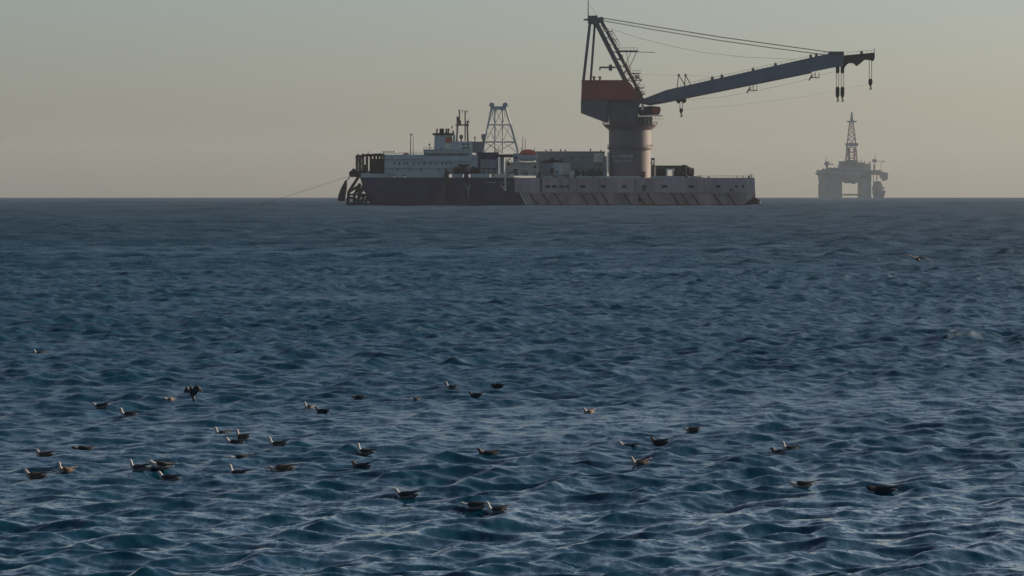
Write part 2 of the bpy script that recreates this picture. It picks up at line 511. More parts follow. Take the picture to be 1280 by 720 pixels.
# open triangulated frame hanging over the end
for y in (10.0, 24.0):
    bars = [((449.5, 216), (434, 240)), ((434, 240), (432.6, 255)), ((447.5, 229), (446, 255)), ((434, 240), (447, 232)),
            ((432.6, 255), (462, 255.4)), ((433, 246), (447, 250)), ((446, 250), (452, 233)), ((452, 233), (462, 250)),
            ((447, 246), (461, 243)), ((441, 255), (441, 243)), ((441, 243), (449, 231)), ((433, 243.2), (452, 243.2)), ((455, 254), (459, 240)), ((450, 254.5), (454, 242))]
    for (a, b), (c, d) in bars:
        m.tube((a, y, b), (c, y, d), 0.42, 6)
for px, pz in ((434, 240), (432.6, 255), (446, 255), (452, 233), (441, 243), (447, 250), (458, 255)):
    m.tube((px, 10, pz), (px, 24, pz), 0.4, 6)
m.box(443, 459, 9.6, 24.4, 249.5, 252).box(433, 449, 9.8, 24.2, 252.8, 255.8).box(443, 452, 9.7, 24.3, 236, 240)
m.build('bow_frame', M['black'], ship, 'black triangulated steel frame hanging over the left end')
m = SB()
m.prism([(436.5, 216), (438, 213.2), (441, 213.4), (442.5, 215.5), (450, 214.5), (451, 221), (446, 222), (437.5, 219.6)], 9, 26)
m.drum(439.5, 8.6, 26.4, 217, 1.5).drum(441, 9.5, 12, 212.8, 0.8)
m.build('bow_roller', M['black'], ship)
m = SB()
m.prism([(429.5, 226), (432.2, 224.6), (431.8, 236), (429.5, 249), (423, 250.6), (420.8, 245.5), (424, 236.5)], 13, 15.5)
m.tube((432, 14.2, 225), (437.5, 14.2, 219), 0.22).drum(424, 10, 18.5, 248.8, 1.1).box(421, 429.6, 12, 16.5, 249, 251.6)
m.build('anchor', M['dark'], ship)
# caged winch platform
m = SB()
m.box(445, 483, 3.0, 24, 193.6, 195.0).box(444, 452.5, 4, 24, 194.6, 196.5).box(457, 467, 3, 20, 192.3, 195.0).box(467, 479.5, 4, 22, 191.8, 194.4)
for px in (445, 448.8, 452.6, 457.5, 462.4, 467, 471.5, 475.5, 479):
    for y in (3.4, 20):
        m.tube((px, y, 194.6), (px, y, 216.6), 0.30, 6)
for z in (199.5, 205, 211):
    m.box(445, 452.8, 3.3, 3.6, z, z + 0.5)
m.tube((445, 3.4, 196), (452.6, 3.4, 205), 0.2).tube((452.6, 3.4, 196), (445, 3.4, 205), 0.2)
m.build('winch_cage', M['black'], ship, 'black open steel cage of posts around the winches')
SB().box(462, 478.5, 7, 16, 198.5, 217).build('winch_house', M['dark'], ship)
m = SB()
for px, r in ((475, 1.55), (480.5, 1.9), (487.5, 1.95), (491.4, 1.1)):
    m.drum(px, 4, 9, 212.0, r)
m.box(471, 493.5, 3.8, 9.2, 213.2, 217.2)
m.build('mooring_winch', M['dark'], ship, 'dark reddish mooring winch drums')
SB().prism([(480.5, 201.5), (484, 200.6), (487, 202.5), (486.6, 208), (480.5, 207)], 3.2, 5).build('winch_cover', M['white'], ship)
SB().box(477, 494, 10, 22, 189.0, 190.0).box(478, 479, 10, 11, 190, 194).box(492.5, 493.5, 10, 11, 190, 194).build('awning_frame', M['cream'], ship)

# --- accommodation
def windows(parent, xs, z0, z1, y, w, mat='glass'):
    first = None
    for px in xs:
        if first is None:
            first = SB().box(px - w / 2, px + w / 2, y - 0.06, y - 0.004, z0, z1).build('window', M[mat], parent)
            p0 = px
        else:
            twin(first, parent, dx=(px - p0) * S)
def rail(parent, x0, x1, y, z, h=3.0, step=3.0, mat='white'):
    m = SB()
    k = x0
    while k <= x1 + 0.01:
        m.tube((k, y, z), (k, y, z - h), 0.06, 5); k += step
    m.tube((x0, y, z - h), (x1, y, z - h), 0.06, 5).tube((x0, y, z - h * 0.5), (x1, y, z - h * 0.5), 0.045, 5)
    return m.build('guard_rail', M[mat], parent)
lower = SB().box(480.5, 597, 2.4, 30, 193.4, 217.4).build('accommodation_block', M['white'], ship, 'long white accommodation block with small square windows')
windows(lower, [492.6, 499, 505, 508.7, 517, 523.5, 530, 538, 545, 553, 558, 563.5], 202.4, 205.8, 2.4, 1.5)
windows(lower, [497, 512, 526, 549, 571, 577], 210.6, 213.6, 2.4, 1.3)
SB().box(481, 597, 1.9, 2.4, 210.0, 210.7).build('deck_ledge', M['greyblue'], lower)
SB().box(481, 597, 1.9, 2.4, 198.7, 199.2).build('deck_ledge', M['greyblue'], lower)
rail(lower, 482, 528, 2.6, 193.4)
upper = SB().box(529.3, 590, 1.7, 27, 187.8, 201.6).build('bridge_block', M['white'], ship, 'white bridge block with a dark band of windows')
SB().box(528.6, 590.6, 1.3, 27.4, 186.9, 187.8).build('bridge_roof', M['white'], upper)
windows(upper, [532.2 + 2.9 * i for i in range(19)], 191.3, 194.9, 1.7, 2.1)
for px, z in ((559.5, 201), (557, 203.2), (562, 203.2)):
    SB().box(px - 1.2, px + 1.2, 1.52, 1.69, z - 0.6, z + 0.8).build('bridge_emblem', M['greyblue'], upper)
SB().ball(507, 9, 193.6, 1.5, 1.5, 1.0).build('red_dome', M['orange'], lower)
SB().tube((512.6, 12, 193.4), (512.6, 12, 167), 0.26, 6, 0.15).tube((515.8, 13, 193.4), (515.8, 13, 165), 0.16, 6, 0.07).box(511.8, 514.2, 11.6, 12.6, 167, 169).box(511, 513, 11.8, 12.2, 177, 177.7).build('signal_mast', M['steel'], ship)
# funnel
fun = SB().prism([(543, 168.2), (565, 168.2), (565.5, 187), (542.3, 187)], 6, 17).build('funnel', M['white'], ship, 'white funnel with black top and orange band on its right')
SB().box(540.4, 566.4, 5.4, 17.6, 166.2, 168.6).build('funnel_cap', M['black'], fun)
for px, t in ((545.6, 0.35), (549.8, 0.3), (551.6, 0.6), (553.4, 0.3), (557, 0.8), (559.6, 0.9)):
    SB().tube((px, 10, 167), (px + t, 10, 160.3), 0.36 if px < 549 else 0.42, 8).build('exhaust_pipe', M['black'], fun)
SB().box(556.8, 564.6, 5.86, 5.99, 171.4, 178.2).build('funnel_band', M['orange'], fun)
SB().box(556.2, 565.3, 5.88, 5.995, 179.2, 186.4).build('funnel_painted_sun', M['cream'], fun)  # cream patch paints the sunlight on the funnel's right side
for px in (548, 552):
    SB().lathe(px, 4.5, [(0.35, 187), (0.35, 185), (0.7, 184.6), (0.6, 183.4)], 8).build('ventilator', M['white'], fun)
wheel = SB().box(565, 590.2, 5, 20, 176.6, 187).build('mast_house', M['white'], ship, 'white house under the radar mast')
windows(wheel, [579.3, 584.8], 179.0, 181.4, 5, 3.2)
windows(wheel, [579.6, 584.8], 183.6, 186.0, 5, 3.2)
SB().box(565.6, 569, 4.6, 5, 168.5, 181).build('side_locker', M['lattice'], wheel)
SB().box(590.2, 604.8, 8, 22, 176.8, 190.5).build('aft_deckhouse', M['greyblue'], ship)
# radar mast: goal post with cross platform
m = SB()
for y in (9, 14):
    m.tube((570.8, y, 176.6), (571.6, y, 155), 0.42).tube((584.6, y, 176.6), (584, y, 153), 0.42)
m.box(569, 586, 8.6, 14.4, 155, 156.6)
m.tube((574, 11.5, 155), (574, 11.5, 136.5), 0.34).tube((581.2, 11.5, 176), (581.2, 11.5, 138), 0.32)
m.box(572.6, 576, 10.6, 12.4, 150, 155).box(570.3, 573.4, 9, 13, 145.5, 154.6)
m.tube((576, 11.5, 138), (583.6, 11.5, 138.6), 0.12).tube((583.6, 11.5, 136.8), (583.6, 11.5, 141), 0.15).tube((577.5, 11.5, 136), (577.5, 11.5, 141), 0.12)
m.tube((572, 11.5, 137.6), (573.5, 11.5, 137.6), 0.1)
m.box(583, 586, 10, 13, 150.4, 153).tube((585.6, 12, 150), (585.6, 12, 146), 0.08)
m.build('radar_mast', M['steel'], ship, 'grey goal post radar mast with cross platform')
SB().box(565.6, 567.6, 4.8, 6, 163.5, 176.6).ball(564.8, 6, 158.5, 0.35, 0.35, 0.45).tube((565, 6, 177), (565, 6, 157), 0.08).build('light_pole', M['steel'], ship)
SB().lathe(576.4, 6, [(0.3, 176.6), (0.3, 174), (0.85, 172.4), (0.8, 169.5), (0.3, 168.2)], 10).build('radar_dome', M['steel'], wheel)
SB().tube((593.4, 9, 177), (593.4, 9, 172), 0.2).ball(593.4, 9, 171.6, 0.45, 0.45, 0.4).build('deck_lamp', M['dark'], ship)
SB().tube((536.6, 5, 187), (536.6, 5, 181), 0.12).ball(536.6, 5, 180.5, 0.45, 0.45, 0.4).build('deck_lamp', M['dark'], ship)
rail(upper, 530, 542, 2.0, 187.0)

# lattice tower
tow = thing_tow = None
legs = []
zt, zb = 132.0, 191.0
def L(x0, x1, z):           # outer leg position at height z
    t = (z - zt) / (zb - zt); return x0 + (x1 - x0) * t
lat = SB()
OUT = ((614.6, 603.0), (631.6, 648.0))
for y0, y1 in ((12, 8), (16, 22)):
    for a, b in OUT:
        lat.tube((a, y0, zt), (b, y1, zb), 0.44, 8)
lattice_tower = lat.build('lattice_tower', M['lattice'], ship, 'pale lattice tower with two sheaves on top')
def lat_part(name, *bars, r=0.22):
    m = SB()
    for p, q in bars: m.tube(p, q, r, 6)
    return m.build(name, M['lattice'], lattice_tower)
def ly(z, near): 
    t = (z - zt) / (zb - zt); return (12 - 4 * t) if near else (16 + 6 * t)
for px in (618.6, 628.4):
    lat_part('inner_post', ((px, 13.5, 133), (px, 12, 191)), r=0.34)
for z in (155.5, 177.0):
    for nr in (True, False):
        lat_part('cross_bar', ((L(*OUT[0], z), ly(z, nr), z), (L(*OUT[1], z), ly(z, nr), z)), r=0.26)
    for k in (0, 1):
        lat_part('side_bar', ((L(*OUT[k], z), ly(z, True), z), (L(*OUT[k], z), ly(z, False), z)), r=0.22)
for za, zb2 in ((134, 155.5), (155.5, 177), (177, 191)):
    for nr in (True, False):
        lat_part('diagonal_brace', ((L(*OUT[0], za), ly(za, nr), za), (618.6 if za < 170 else 628.4, 13, zb2)), r=0.14)
        lat_part('diagonal_brace', ((L(*OUT[1], za), ly(za, nr), za), (628.4 if za < 170 else 618.6, 13, zb2)), r=0.14)
        lat_part('diagonal_brace', ((618.6, 13, za), (L(*OUT[0], zb2), ly(zb2, nr), zb2)), r=0.14)
        lat_part('diagonal_brace', ((628.4, 13, za), (L(*OUT[1], zb2), ly(zb2, nr), zb2)), r=0.14)
    lat_part('diagonal_brace', ((618.6, 13, za), (628.4, 13, zb2)), r=0.16)
    lat_part('diagonal_brace', ((628.4, 13, za), (618.6, 13, zb2)), r=0.16)
SB().box(614.5, 632, 11.6, 16.4, 132.2, 136.5).build('head_beam', M['lattice'], lattice_tower)
for px in (614.6, 631.4):
    SB().drum(px, 11, 12.4, 130.8, 1.15, 18).build('sheave', M['lattice'], lattice_tower)
SB().box(601.6, 606.4, 7, 10, 167.5, 173.6).lathe(604, 8.5, [(0.4, 173.6), (0.4, 178)], 8).build('winch_box', M['greyblue'], lattice_tower)

# midship blocks
blu = SB().box(595.4, 623, 3.2, 22, 191.2, 217.5).build('navy_deckhouse', M['navy'], ship, 'navy blue deckhouse under the lattice tower')
SB().box(594.6, 624, 2.6, 22.4, 190.4, 191.4).build('deckhouse_roof', M['navy'], blu)
for a in (601.5, 608.5, 615):
    SB().box(a, a + 5.6, 3.0, 3.19, 199.5, 210).build('shutter', M['greyblue'], blu)
for a in (601, 608, 614.6, 621):
    SB().box(a - 0.2, a + 0.4, 2.9, 3.1, 198, 217).build('frame_post', M['lattice'], blu)
rail(blu, 600, 624, 1.2, 217.4, 4.6, 3.0, 'cream')
m = SB()
m.prism([(571.5, 205.3), (587, 205.3), (584.5, 208.4), (582.8, 208.4), (582, 217), (576.5, 217), (576, 208.4), (573.5, 208.4)], 1.4, 3.0)
m.drum(570, 0.9, 2.3, 212.6, 1.4).drum(575, 0.9, 2.3, 213.0, 1.5).drum(592.5, 0.9, 2.3, 212.8, 1.7).drum(597, 0.9, 2.3, 213.8, 1.4)
m.box(566.5, 600.5, 0.9, 1.3, 214.6, 217.3)
m.build('deck_winch', M['dark'], ship, 'dark deck winch with flared head by the bulwark')
# cream deck machinery and lifeboat station
plat = SB().box(622.5, 641.5, 2.2, 14, 192.8, 196.4).box(625, 630, 2.4, 8, 196.4, 217.5).build('crane_cabin', M['greyblue'], ship)
SB().prism([(621.5, 196.6), (624, 192.8), (640, 192.8), (642, 195.4), (640, 197.0)], 1.6, 2.19).build('cabin_hood', M['dark'], plat)
for a, b in ((624, 626), (632, 633.4)):
    SB().box(a, b, 1.7, 2.4, 198, 212).build('sun_painted_post', M['cream'], plat)  # posts look lit only through their cream colour
for px, z in ((622.3, 199), (637.4, 199.2)):
    SB().ball(px, 1.6, z, 0.45, 0.45, 0.45).build('flood_lamp', M['white'], plat)
cr = SB().box(631.5, 673, 3.2, 15, 203.0, 219.5).build('boat_deck_house', M['cream'], ship, 'cream boat deck house below the orange lifeboat')
for i, (a, b) in enumerate(((640.5, 650), (652, 664))):
    for z in (205.2, 208.0, 211.2):
        SB().box(a, b, 2.9, 3.19, z, z + 1.4).build('boat_deck_panel', M['white'], cr)
for a in (633, 638.6, 651, 665.8, 671):
    SB().box(a, a + 0.8, 2.2, 3.0, 200.5, 219).build('davit_post', M['cream'], cr)
for a, b, z0, z1 in ((634.5, 637, 203.5, 206), (643, 646.5, 195.8, 198.6), (667, 670, 207, 210), (644, 647.5, 216.5, 219.5), (656, 660, 216, 219)):
    SB().box(a, b, 2.4, 3.0, z0, z1).build('deck_locker', M['dark'], cr)
SB().box(632, 674, 1.8, 3.4, 213.8, 214.6).box(641, 674, 1.8, 3.4, 202.6, 203.4).build('walkway', M['cream'], cr)
rail(cr, 632, 674, 1.9, 213.8, 3.0, 3.0, 'cream')
SB().box(641.5, 648.2, 3, 9, 191.6, 203).build('white_locker', M['white'], ship)
for px, z0 in ((653.4, 170), (656.6, 172.6)):
    SB().tube((px, 9, 203), (px, 9, z0), 0.2, 6, 0.1).box(px - 0.8, px + 0.8, 8.8, 9.2, z0 + 5, z0 + 5.5).build('whip_mast', M['steel'], ship)

# loose deck gear: every piece its own part
random.seed(21)
def gear(n, x0, x1, z_floor, z_top, y0, y1, mats, wmin, wmax):
    for _ in range(n):
        w = random.uniform(wmin, wmax); h = random.uniform(0.8, z_floor - z_top)
        px = random.uniform(x0, x1); y = random.uniform(y0, y1)
        k = random.random()
        if k < 0.5:
            SB().box(px - w / 2, px + w / 2, y, y + w * S, z_floor - h, z_floor).build('gear_box', M[random.choice(mats)], ship)
        elif k < 0.75:
            SB().tube((px, y, z_floor), (px + random.uniform(-1.5, 1.5), y, z_floor - h - 2), 0.16, 6).build('gear_post', M[random.choice(mats)], ship)
        else:
            SB().drum(px, y, y + 1.2, z_floor - w * 0.45, w * 0.45 * S, 12).build('gear_drum', M[random.choice(mats)], ship)
gear(26, 626, 673, 219.3, 210, 0.9, 2.0, ('cream', 'dark', 'white', 'steel', 'cream'), 1.2, 3.4)
gear(14, 632, 650, 203, 195, 3.0, 5.0, ('cream', 'dark', 'steel', 'white'), 1.0, 2.6)
gear(20, 674, 758, 222.2, 214, 1.5, 3.0, ('cream', 'dark', 'steel', 'white', 'greyblue'), 1.2, 3.6)
gear(12, 596, 622, 217.4, 209, 1.6, 2.6, ('steel', 'dark', 'lattice'), 0.8, 2.2)
gear(22, 444, 481, 217, 203, 3.0, 6.0, ('black', 'dark', 'black', 'steel'), 1.6, 4.6)
gear(10, 446, 478, 194.4, 190.5, 5.0, 9.0, ('black', 'dark'), 1.2, 4.0)
gear(12, 845, 940, 222.3, 219.5, 1.0, 3.0, ('dark', 'steel', 'cream'), 1.0, 2.6)

# long grey blue block in the background with roof fittings
long_ = SB().box(670.5, 757.2, 20, 33, 189.2, 222).build('long_deckhouse', M['greyblue'], ship, 'long grey blue deckhouse behind the cargo deck')
SB().box(670, 757.6, 19.7, 33.2, 188.6, 189.4).build('roof_edge', M['greyblue'], long_)
windows(long_, [713.2, 715.8, 717.4, 726, 728.3, 730.6, 733], 196.0, 198.0, 20, 1.0)
for px, h in ((683.5, 1.4), (689.4, 2.4), (702, 2.0), (707.6, 1.6), (739.6, 2.6), (752.6, 1.2)):
    SB().lathe(px, 24, [(0.25, 188.8), (0.25, 188.4 - h * 0.6), (0.55, 188.2 - h * 0.6), (0.45, 188 - h)], 8).build('roof_vent', M['dark'], long_)
SB().box(743, 756, 18.6, 19.6, 191, 202.5).build('painted_sun_panel', M['cream'], long_)  # bright cream stands in for sunlight on this shaded wall
SB().box(754.5, 759.6, 15, 19.8, 195, 221).build('end_locker', M['greyblue'], long_)
for px in (727.5, 740.4, 753):
    SB().box(px - 1.8, px + 1.8, 18.4, 19.8, 207, 208.6).box(px - 0.4, px + 0.4, 18.8, 19.4, 208.6, 222).build('flood_lamp', M['white'], long_)
m = SB()
for px in range(716, 758, 4):
    m.box(px, px + 2.8, 15.5, 18, 211 + (px * 7 % 5), 222.2)
m.build('deck_stores', M['dark'], ship, 'dark stores stacked along the cargo deck', False)
gr = SB().box(673.5, 696, 6, 16, 204, 222).build('grey_deck_cabin', M['greyblue'], ship)
m = SB().prism([(675, 204), (679, 201), (686, 199.4), (696, 199.8), (705, 200.8), (705, 203.8)], 7, 14).drum(690.5, 7, 12, 199.6, 0.9).tube((698, 9, 203), (704, 9, 197), 0.3)
m.build('deck_machinery', M['dark'], ship)
wh = SB().box(697.0, 708.5, 3.2, 11.2, 203.4, 219).build('white_deck_cabin', M['white'], ship, 'sunlit white deck cabin on the cargo deck')
SB().box(701, 704.6, 2.95, 3.19, 212.8, 217).build('cabin_door', M['greyblue'], wh)
SB().box(697.6, 700, 2.95, 3.19, 214, 216.2).build('cabin_fitting', M['orange'], wh)
cx_, cy_ = (702.7 - 640) * S, 7.2
for o in [wh]:
    o.matrix_local = Matrix.Translation((cx_, cy_, 0)) @ Matrix.Rotation(math.radians(-32), 4, 'Z') @ Matrix.Translation((-cx_, -cy_, 0))
SB().prism([(712.6, 214.6), (714, 213), (717.4, 213), (718.6, 214.6), (718.6, 222.2), (712.6, 222.2)], 3, 6).build('white_bin', M['white'], ship)
SB().box(689.5, 693, 5.4, 5.99, 206, 208.4).build('cabin_lamp', M['white'], gr)
SB().box(688, 692.6, 4.6, 5.99, 210.4, 216).build('cabin_step', M['dark'], gr)

# machinery aft of the crane
m = SB()
m.box(814.3, 818.8, 4, 8, 197.4, 200.0)
for px in (814.8, 818.2):
    for y in (4.2, 7.8):
        m.tube((px, y, 200), (px, y, 222.4), 0.22)
m.tube((814.8, 4.2, 201), (818.2, 4.2, 208), 0.14).tube((818.2, 4.2, 208), (814.8, 4.2, 214), 0.14).tube((814.8, 4.2, 214), (818.2, 4.2, 221), 0.14)
m.box(815, 818, 5, 7.4, 206, 222)
m.build('ladder_tower', M['steel'], ship)
m = SB()
m.tube((820, 8, 214.4), (833, 8, 214.4), 2.2, 16).tube((842.5, 8, 214.6), (862, 8, 214.6), 2.3, 16).tube((862, 8, 214.6), (868.4, 8, 214.9), 2.2, 16, 1.6)
m.build('cable_reel', M['dark'], ship, 'dark horizontal drums on the aft deck')
m = SB()
for px in (820.5, 827, 833.5, 842.5, 850, 857.5):
    m.tube((px, 4.6, 222.4), (px, 4.6, 208), 0.3)
m.tube((819, 4.6, 207.6), (860, 4.6, 207.6), 0.28)
for a in (820.5, 833.5, 846):
    m.tube((a, 4.6, 212), (a + 5, 4.6, 207.6), 0.18).tube((a + 10, 4.6, 212), (a + 5, 4.6, 207.6), 0.18)
m.box(833, 842.6, 5, 11, 208, 210.8).box(819, 869, 5, 11, 219.8, 222.4)
m.box(853, 858, 5, 6, 206, 209)
m.build('reel_frame', M['black'], ship)
m = SB()
for px in (833.8, 841.6):
    m.tube((px, 4.2, 222), (px, 4.2, 211), 0.35)
m.tube((833.8, 4.2, 211.3), (841.6, 4.2, 211.3), 0.35)
m.build('white_hoop', M['white'], ship)
m = SB().tube((761, 13, 190), (761, 13, 216), 0.32)
m.build('white_stand_pipe', M['white'], ship)

# lifeboat: a thing of its own hanging in the davits
lb = thing('lifeboat', 'small lifeboat with orange canopy and white hull hanging above the cream boat deck', 'lifeboat', (SHIP_LOC[0] + (660 - 640) * S, SHIP_D + 2.0, SHIP_LOC[2] + (WL - 202.3) * S))
lb.scale = (1.0, 1.0, 1.6)
def boat_mesh(upper):
    n = 14; rows = []
    for i in range(n + 1):
        t = -1 + 2 * i / n
        w = max(0.03, (1 - abs(t) ** 2.6)) ** 0.6
        x = t * 4.1
        if not upper:
            sec = [(0.0, 0.15 + 0.5 * abs(t) ** 4), (0.75, 0.42 + 0.4 * abs(t) ** 4), (1.18, 1.0 + 0.2 * t * t), (1.25, 1.75 + 0.25 * t * t)]
        else:
            h = 1.75 + 0.25 * t * t; k = max(0.02, 1 - abs(t) ** 3)
            sec = [(1.2, h), (1.1, h + 0.7 * k), (0.7, h + 1.35 * k), (0.0, h + 1.6 * k)]
        ring = [(x, -a * w, b) for a, b in sec] + [(x, a * w, b) for a, b in sec[::-1]]
        rows.append(ring)
    m = MB()
    k = len(rows[0])
    vs = [p for r in rows for p in r]
    fs = [[i * k + j, i * k + (j + 1) % k, (i + 1) * k + (j + 1) % k, (i + 1) * k + j] for i in range(n) for j in range(k)]
    fs += [list(range(k - 1, -1, -1)), list(range(n * k, (n + 1) * k))]
    m.add(vs, fs)
    return m
lbh = boat_mesh(False).build('boat_hull', M['white'], lb, smooth=True)
lbc = boat_mesh(True).build('canopy', M['orange'], lb, smooth=True)
for x in (-1.9, -0.7, 0.9, 2.0):
    MB().box(x - 0.25, x + 0.25, -1.2, -1.02, 2.0, 2.35).build('porthole', M['glass'], lbc)
for x in (-2.9, 2.9):
    MB().tube((x, 0, 2.6), (x, 0.0, 3.9), 0.12).build('lifting_hook', M['steel'], lb)
for o in (lbh, lbc):
    b_ = bmesh.new(); b_.from_mesh(o.data); bmesh.ops.recalc_face_normals(b_, faces=b_.faces); b_.to_mesh(o.data); b_.free()

# mooring line running from the bow roller down into the sea
pts = []
x0, z0 = 437.5, 219.0
for i in range(25):
    t = i / 24
    px = x0 + (300 - x0) * t
    pz = z0 + (261.0 - z0) * (1 - (1 - t) ** 1.15)
    pts.append((px, -20.0 * t + 14, pz))
ml = SB().path(pts, 0.06, 5).build('mooring_line', M['cable'])
ml.location = SHIP_LOC
ml['label'] = "thin mooring cable slanting from the ship's left end down into the sea"; ml['category'] = 'cable'

# ------------------------------------------------------------------ heavy lift crane on the ship
CD = SHIP_D + 18.0
SC_ = CD / F
CRANE_X, DECK = 787.5, 222.0
def CB(): return MB(CRANE_X, DECK, SC_)
crane = thing('heavy_lift_crane', 'huge slate grey slewing crane with red house and long boom on the ship', 'crane',
              ((CRANE_X - 640) * SC_, CD, SHIP_LOC[2] + (WL - DECK) * SC_ + 0.05))
R0 = 26.4 * SC_
ped = CB().lathe(CRANE_X, 0, [(R0, 222), (R0, 186.3), (R0 * 1.004, 186.2), (R0 * 1.004, 161.5)], 64).build('pedestal', M['tower'], crane, 'round slate grey pedestal tower, sunlit down its right edge', True)
CB().lathe(CRANE_X, 0, [(R0 * 1.06, 187), (R0 * 1.07, 186.4), (R0 * 1.07, 184.4), (R0 * 1.0, 184.2)], 64).build('ring_walkway', M['tower'], ped, smooth=True)
m = CB()
rr = R0 * 1.06
for i in range(36):
    a = 2 * math.pi * i / 36
    px = CRANE_X + rr / SC_ * math.cos(a)
    m.tube((px, rr * math.sin(a), 184.4), (px, rr * math.sin(a), 181.2), 0.06, 4)
for z in (181.2, 182.8):
    m.path([(CRANE_X + rr / SC_ * math.cos(2 * math.pi * i / 36), rr * math.sin(2 * math.pi * i / 36), z) for i in range(37)], 0.05, 4)
m.build('ring_rail', M['steel'], ped)
# two worn lines of pale lettering on the tower, following its curve
def tower_mark(x0, x1, z0, z1):
    m = CB()
    vs = []; n = 3
    for r in (R0 + 0.01, R0 + 0.05):
        for z in (z0, z1):
            for i in range(n + 1):
                px = x0 + (x1 - x0) * i / n
                dx = (px - CRANE_X) * SC_
                vs.append(m.P(px, -math.sqrt(r * r - dx * dx), z))
    k = n + 1
    fs = [[2 * k + i, 2 * k + i + 1, 3 * k + i + 1, 3 * k + i] for i in range(n)]
    fs += [[i + 1, i, k + i, k + i + 1] for i in range(n)]
    fs += [[i, i + 1, 2 * k + i + 1, 2 * k + i] for i in range(n)] + [[k + i + 1, k + i, 3 * k + i, 3 * k + i + 1] for i in range(n)]
    m.add(vs, fs)
    m.build('tower_letter', M['tower_mark'], ped)
M['tower_mark'] = paint('worn pale tower lettering', (0.30, 0.31, 0.34), 0.6, 0.35, 1.0)
random.seed(5)
for x0, x1, z0, z1 in ((764.6, 768.5, 193.6, 197.4), (771.6, 789.6, 193.6, 197.4), (766.4, 776.0, 200.2, 202.9), (778.6, 790.0, 200.2, 202.9)):
    px = x0
    while px < x1 - 1.0:
        w = random.uniform(1.1, 1.7)
        tower_mark(px, px + w, z0 + random.uniform(0, 0.4), z1)
        px += w + 0.45
CB().tube((794.6, -R0 * 0.98, 190), (794.6, -R0 * 0.98, 214), 0.18).build('tower_pipe', M['steel'], ped)
SBx = CB().box(800, 806, -R0 * 0.95, -R0 * 0.70, 215, 222).build('pedestal_locker', M['steel'], ped)
# slewing collar
col_ = CB().lathe(CRANE_X, 0, [(R0 * 1.0, 163.5), (R0 * 1.02, 162.6), (R0 * 1.22, 158.6), (R0 * 1.24, 157.2), (R0 * 1.24, 156.2), (R0 * 0.9, 156.0)], 64).build('slewing_collar', M['tower'], crane, smooth=True)
m = CB()
rr = R0 * 1.30
m.lathe(CRANE_X, 0, [(R0 * 1.2, 156.9), (rr, 156.8), (rr, 156.2), (R0 * 1.2, 156.1)], 48)
for i in range(40):
    a = 2 * math.pi * i / 40
    px = CRANE_X + rr / SC_ * math.cos(a)
    m.tube((px, rr * math.sin(a), 156.4), (px, rr * math.sin(a), 152.6), 0.06, 4)
for z in (152.6, 154.4):
    m.path([(CRANE_X + rr / SC_ * math.cos(2 * math.pi * i / 40), rr * math.sin(2 * math.pi * i / 40), z) for i in range(41)], 0.05, 4)
m.build('collar_walkway', M['steel'], col_)
neck = CB().prism([(760.5, 126.3), (797, 126.3), (799, 132), (797, 137), (797, 156.3), (762, 156.3), (762, 152)], -8.2, 8.2).build('slewing_neck', M['tower'], crane)
CB().prism([(770, 128), (796, 128), (796, 134), (770, 134)], -8.7, -8.22).build('neck_plate', M['steel'], neck)
for px in (775, 783, 791):
    CB().box(px - 0.5, px + 0.5, -8.5, -8.22, 135, 156).build('neck_rib', M['steel'], neck)
CB().box(797, 815, -6, 6, 146.6, 156.2).build('neck_step', M['tower'], neck)
# counterweight and machinery house
low = CB().prism([(726.2, 126.4), (760.4, 126.4), (760.4, 153), (757, 153), (726.4, 141.4)], -9.6, 9.6).build('counterweight_house', M['tower'], crane)
CB().box(757.2, 759.2, -9.85, -9.61, 126.6, 152).build('house_rib', M['steel'], low)
house = CB().prism([(727.4, 102.2), (784, 102.2), (789.5, 108), (793.5, 118), (794, 126.1), (726.6, 126.1)], -9.9, 9.9).build('machinery_house', M['red'], crane, 'dull red machinery house at the back of the crane')
CB().prism([(726.8, 101.4), (784.6, 101.4), (784.6, 102.18), (726.8, 102.18)], -10.2, 10.2).build('house_roof', M['red'], house)
CB().box(726.0, 794.4, -10.1, 10.1, 126.12, 126.38).build('house_floor', M['steel'], house)
for px in (742.4, 750):
    CB().lathe(px, 0, [(0.45, 101.4), (0.45, 98), (0.75, 97.6), (0.75, 96)], 10).build('roof_vent', M['steel'], house)
for px in (738, 752, 766, 780):
    CB().box(px - 0.3, px + 0.3, -10.02, -9.905, 103, 125.6).build('panel_seam', M['red'], house)
# A-frame
def bar(name, p, q, w, d, mat='steel', parent=crane, y=None):
    """box section bar between two points of the side view"""
    m = CB()
    (x0, z0), (x1, z1) = p, q
    L_ = math.hypot(x1 - x0, z1 - z0); nx, nz = -(z1 - z0) / L_ * w / 2, (x1 - x0) / L_ * w / 2
    m.prism([(x0 + nx, z0 + nz), (x1 + nx, z1 + nz), (x1 - nx, z1 - nz), (x0 - nx, z0 - nz)], y - d / 2, y + d / 2)
    return m.build(name, M[mat], parent)
for y in (-6.4, 6.4):
    bar('back_leg', (737.6, 27), (729.2, 101.6), 3.0, 1.1, y=y)
    bar('front_leg', (744, 27), (790.5, 119), 4.2, 1.3, y=y)
for y in (-2.4, 2.4):
    bar('back_stay', (743.6, 28), (738.2, 101.6), 2.6, 0.9, y=y)
    bar('front_stay', (751, 26), (802, 121), 3.4, 1.0, y=y)
for t in (0.3, 0.5, 0.7, 0.9):
    xa, za = 744 + 46.5 * t, 27 + 92 * t
    CB().tube((xa, -6.4, za), (xa, 6.4, za), 0.3).build('cross_tie', M['steel'], crane)
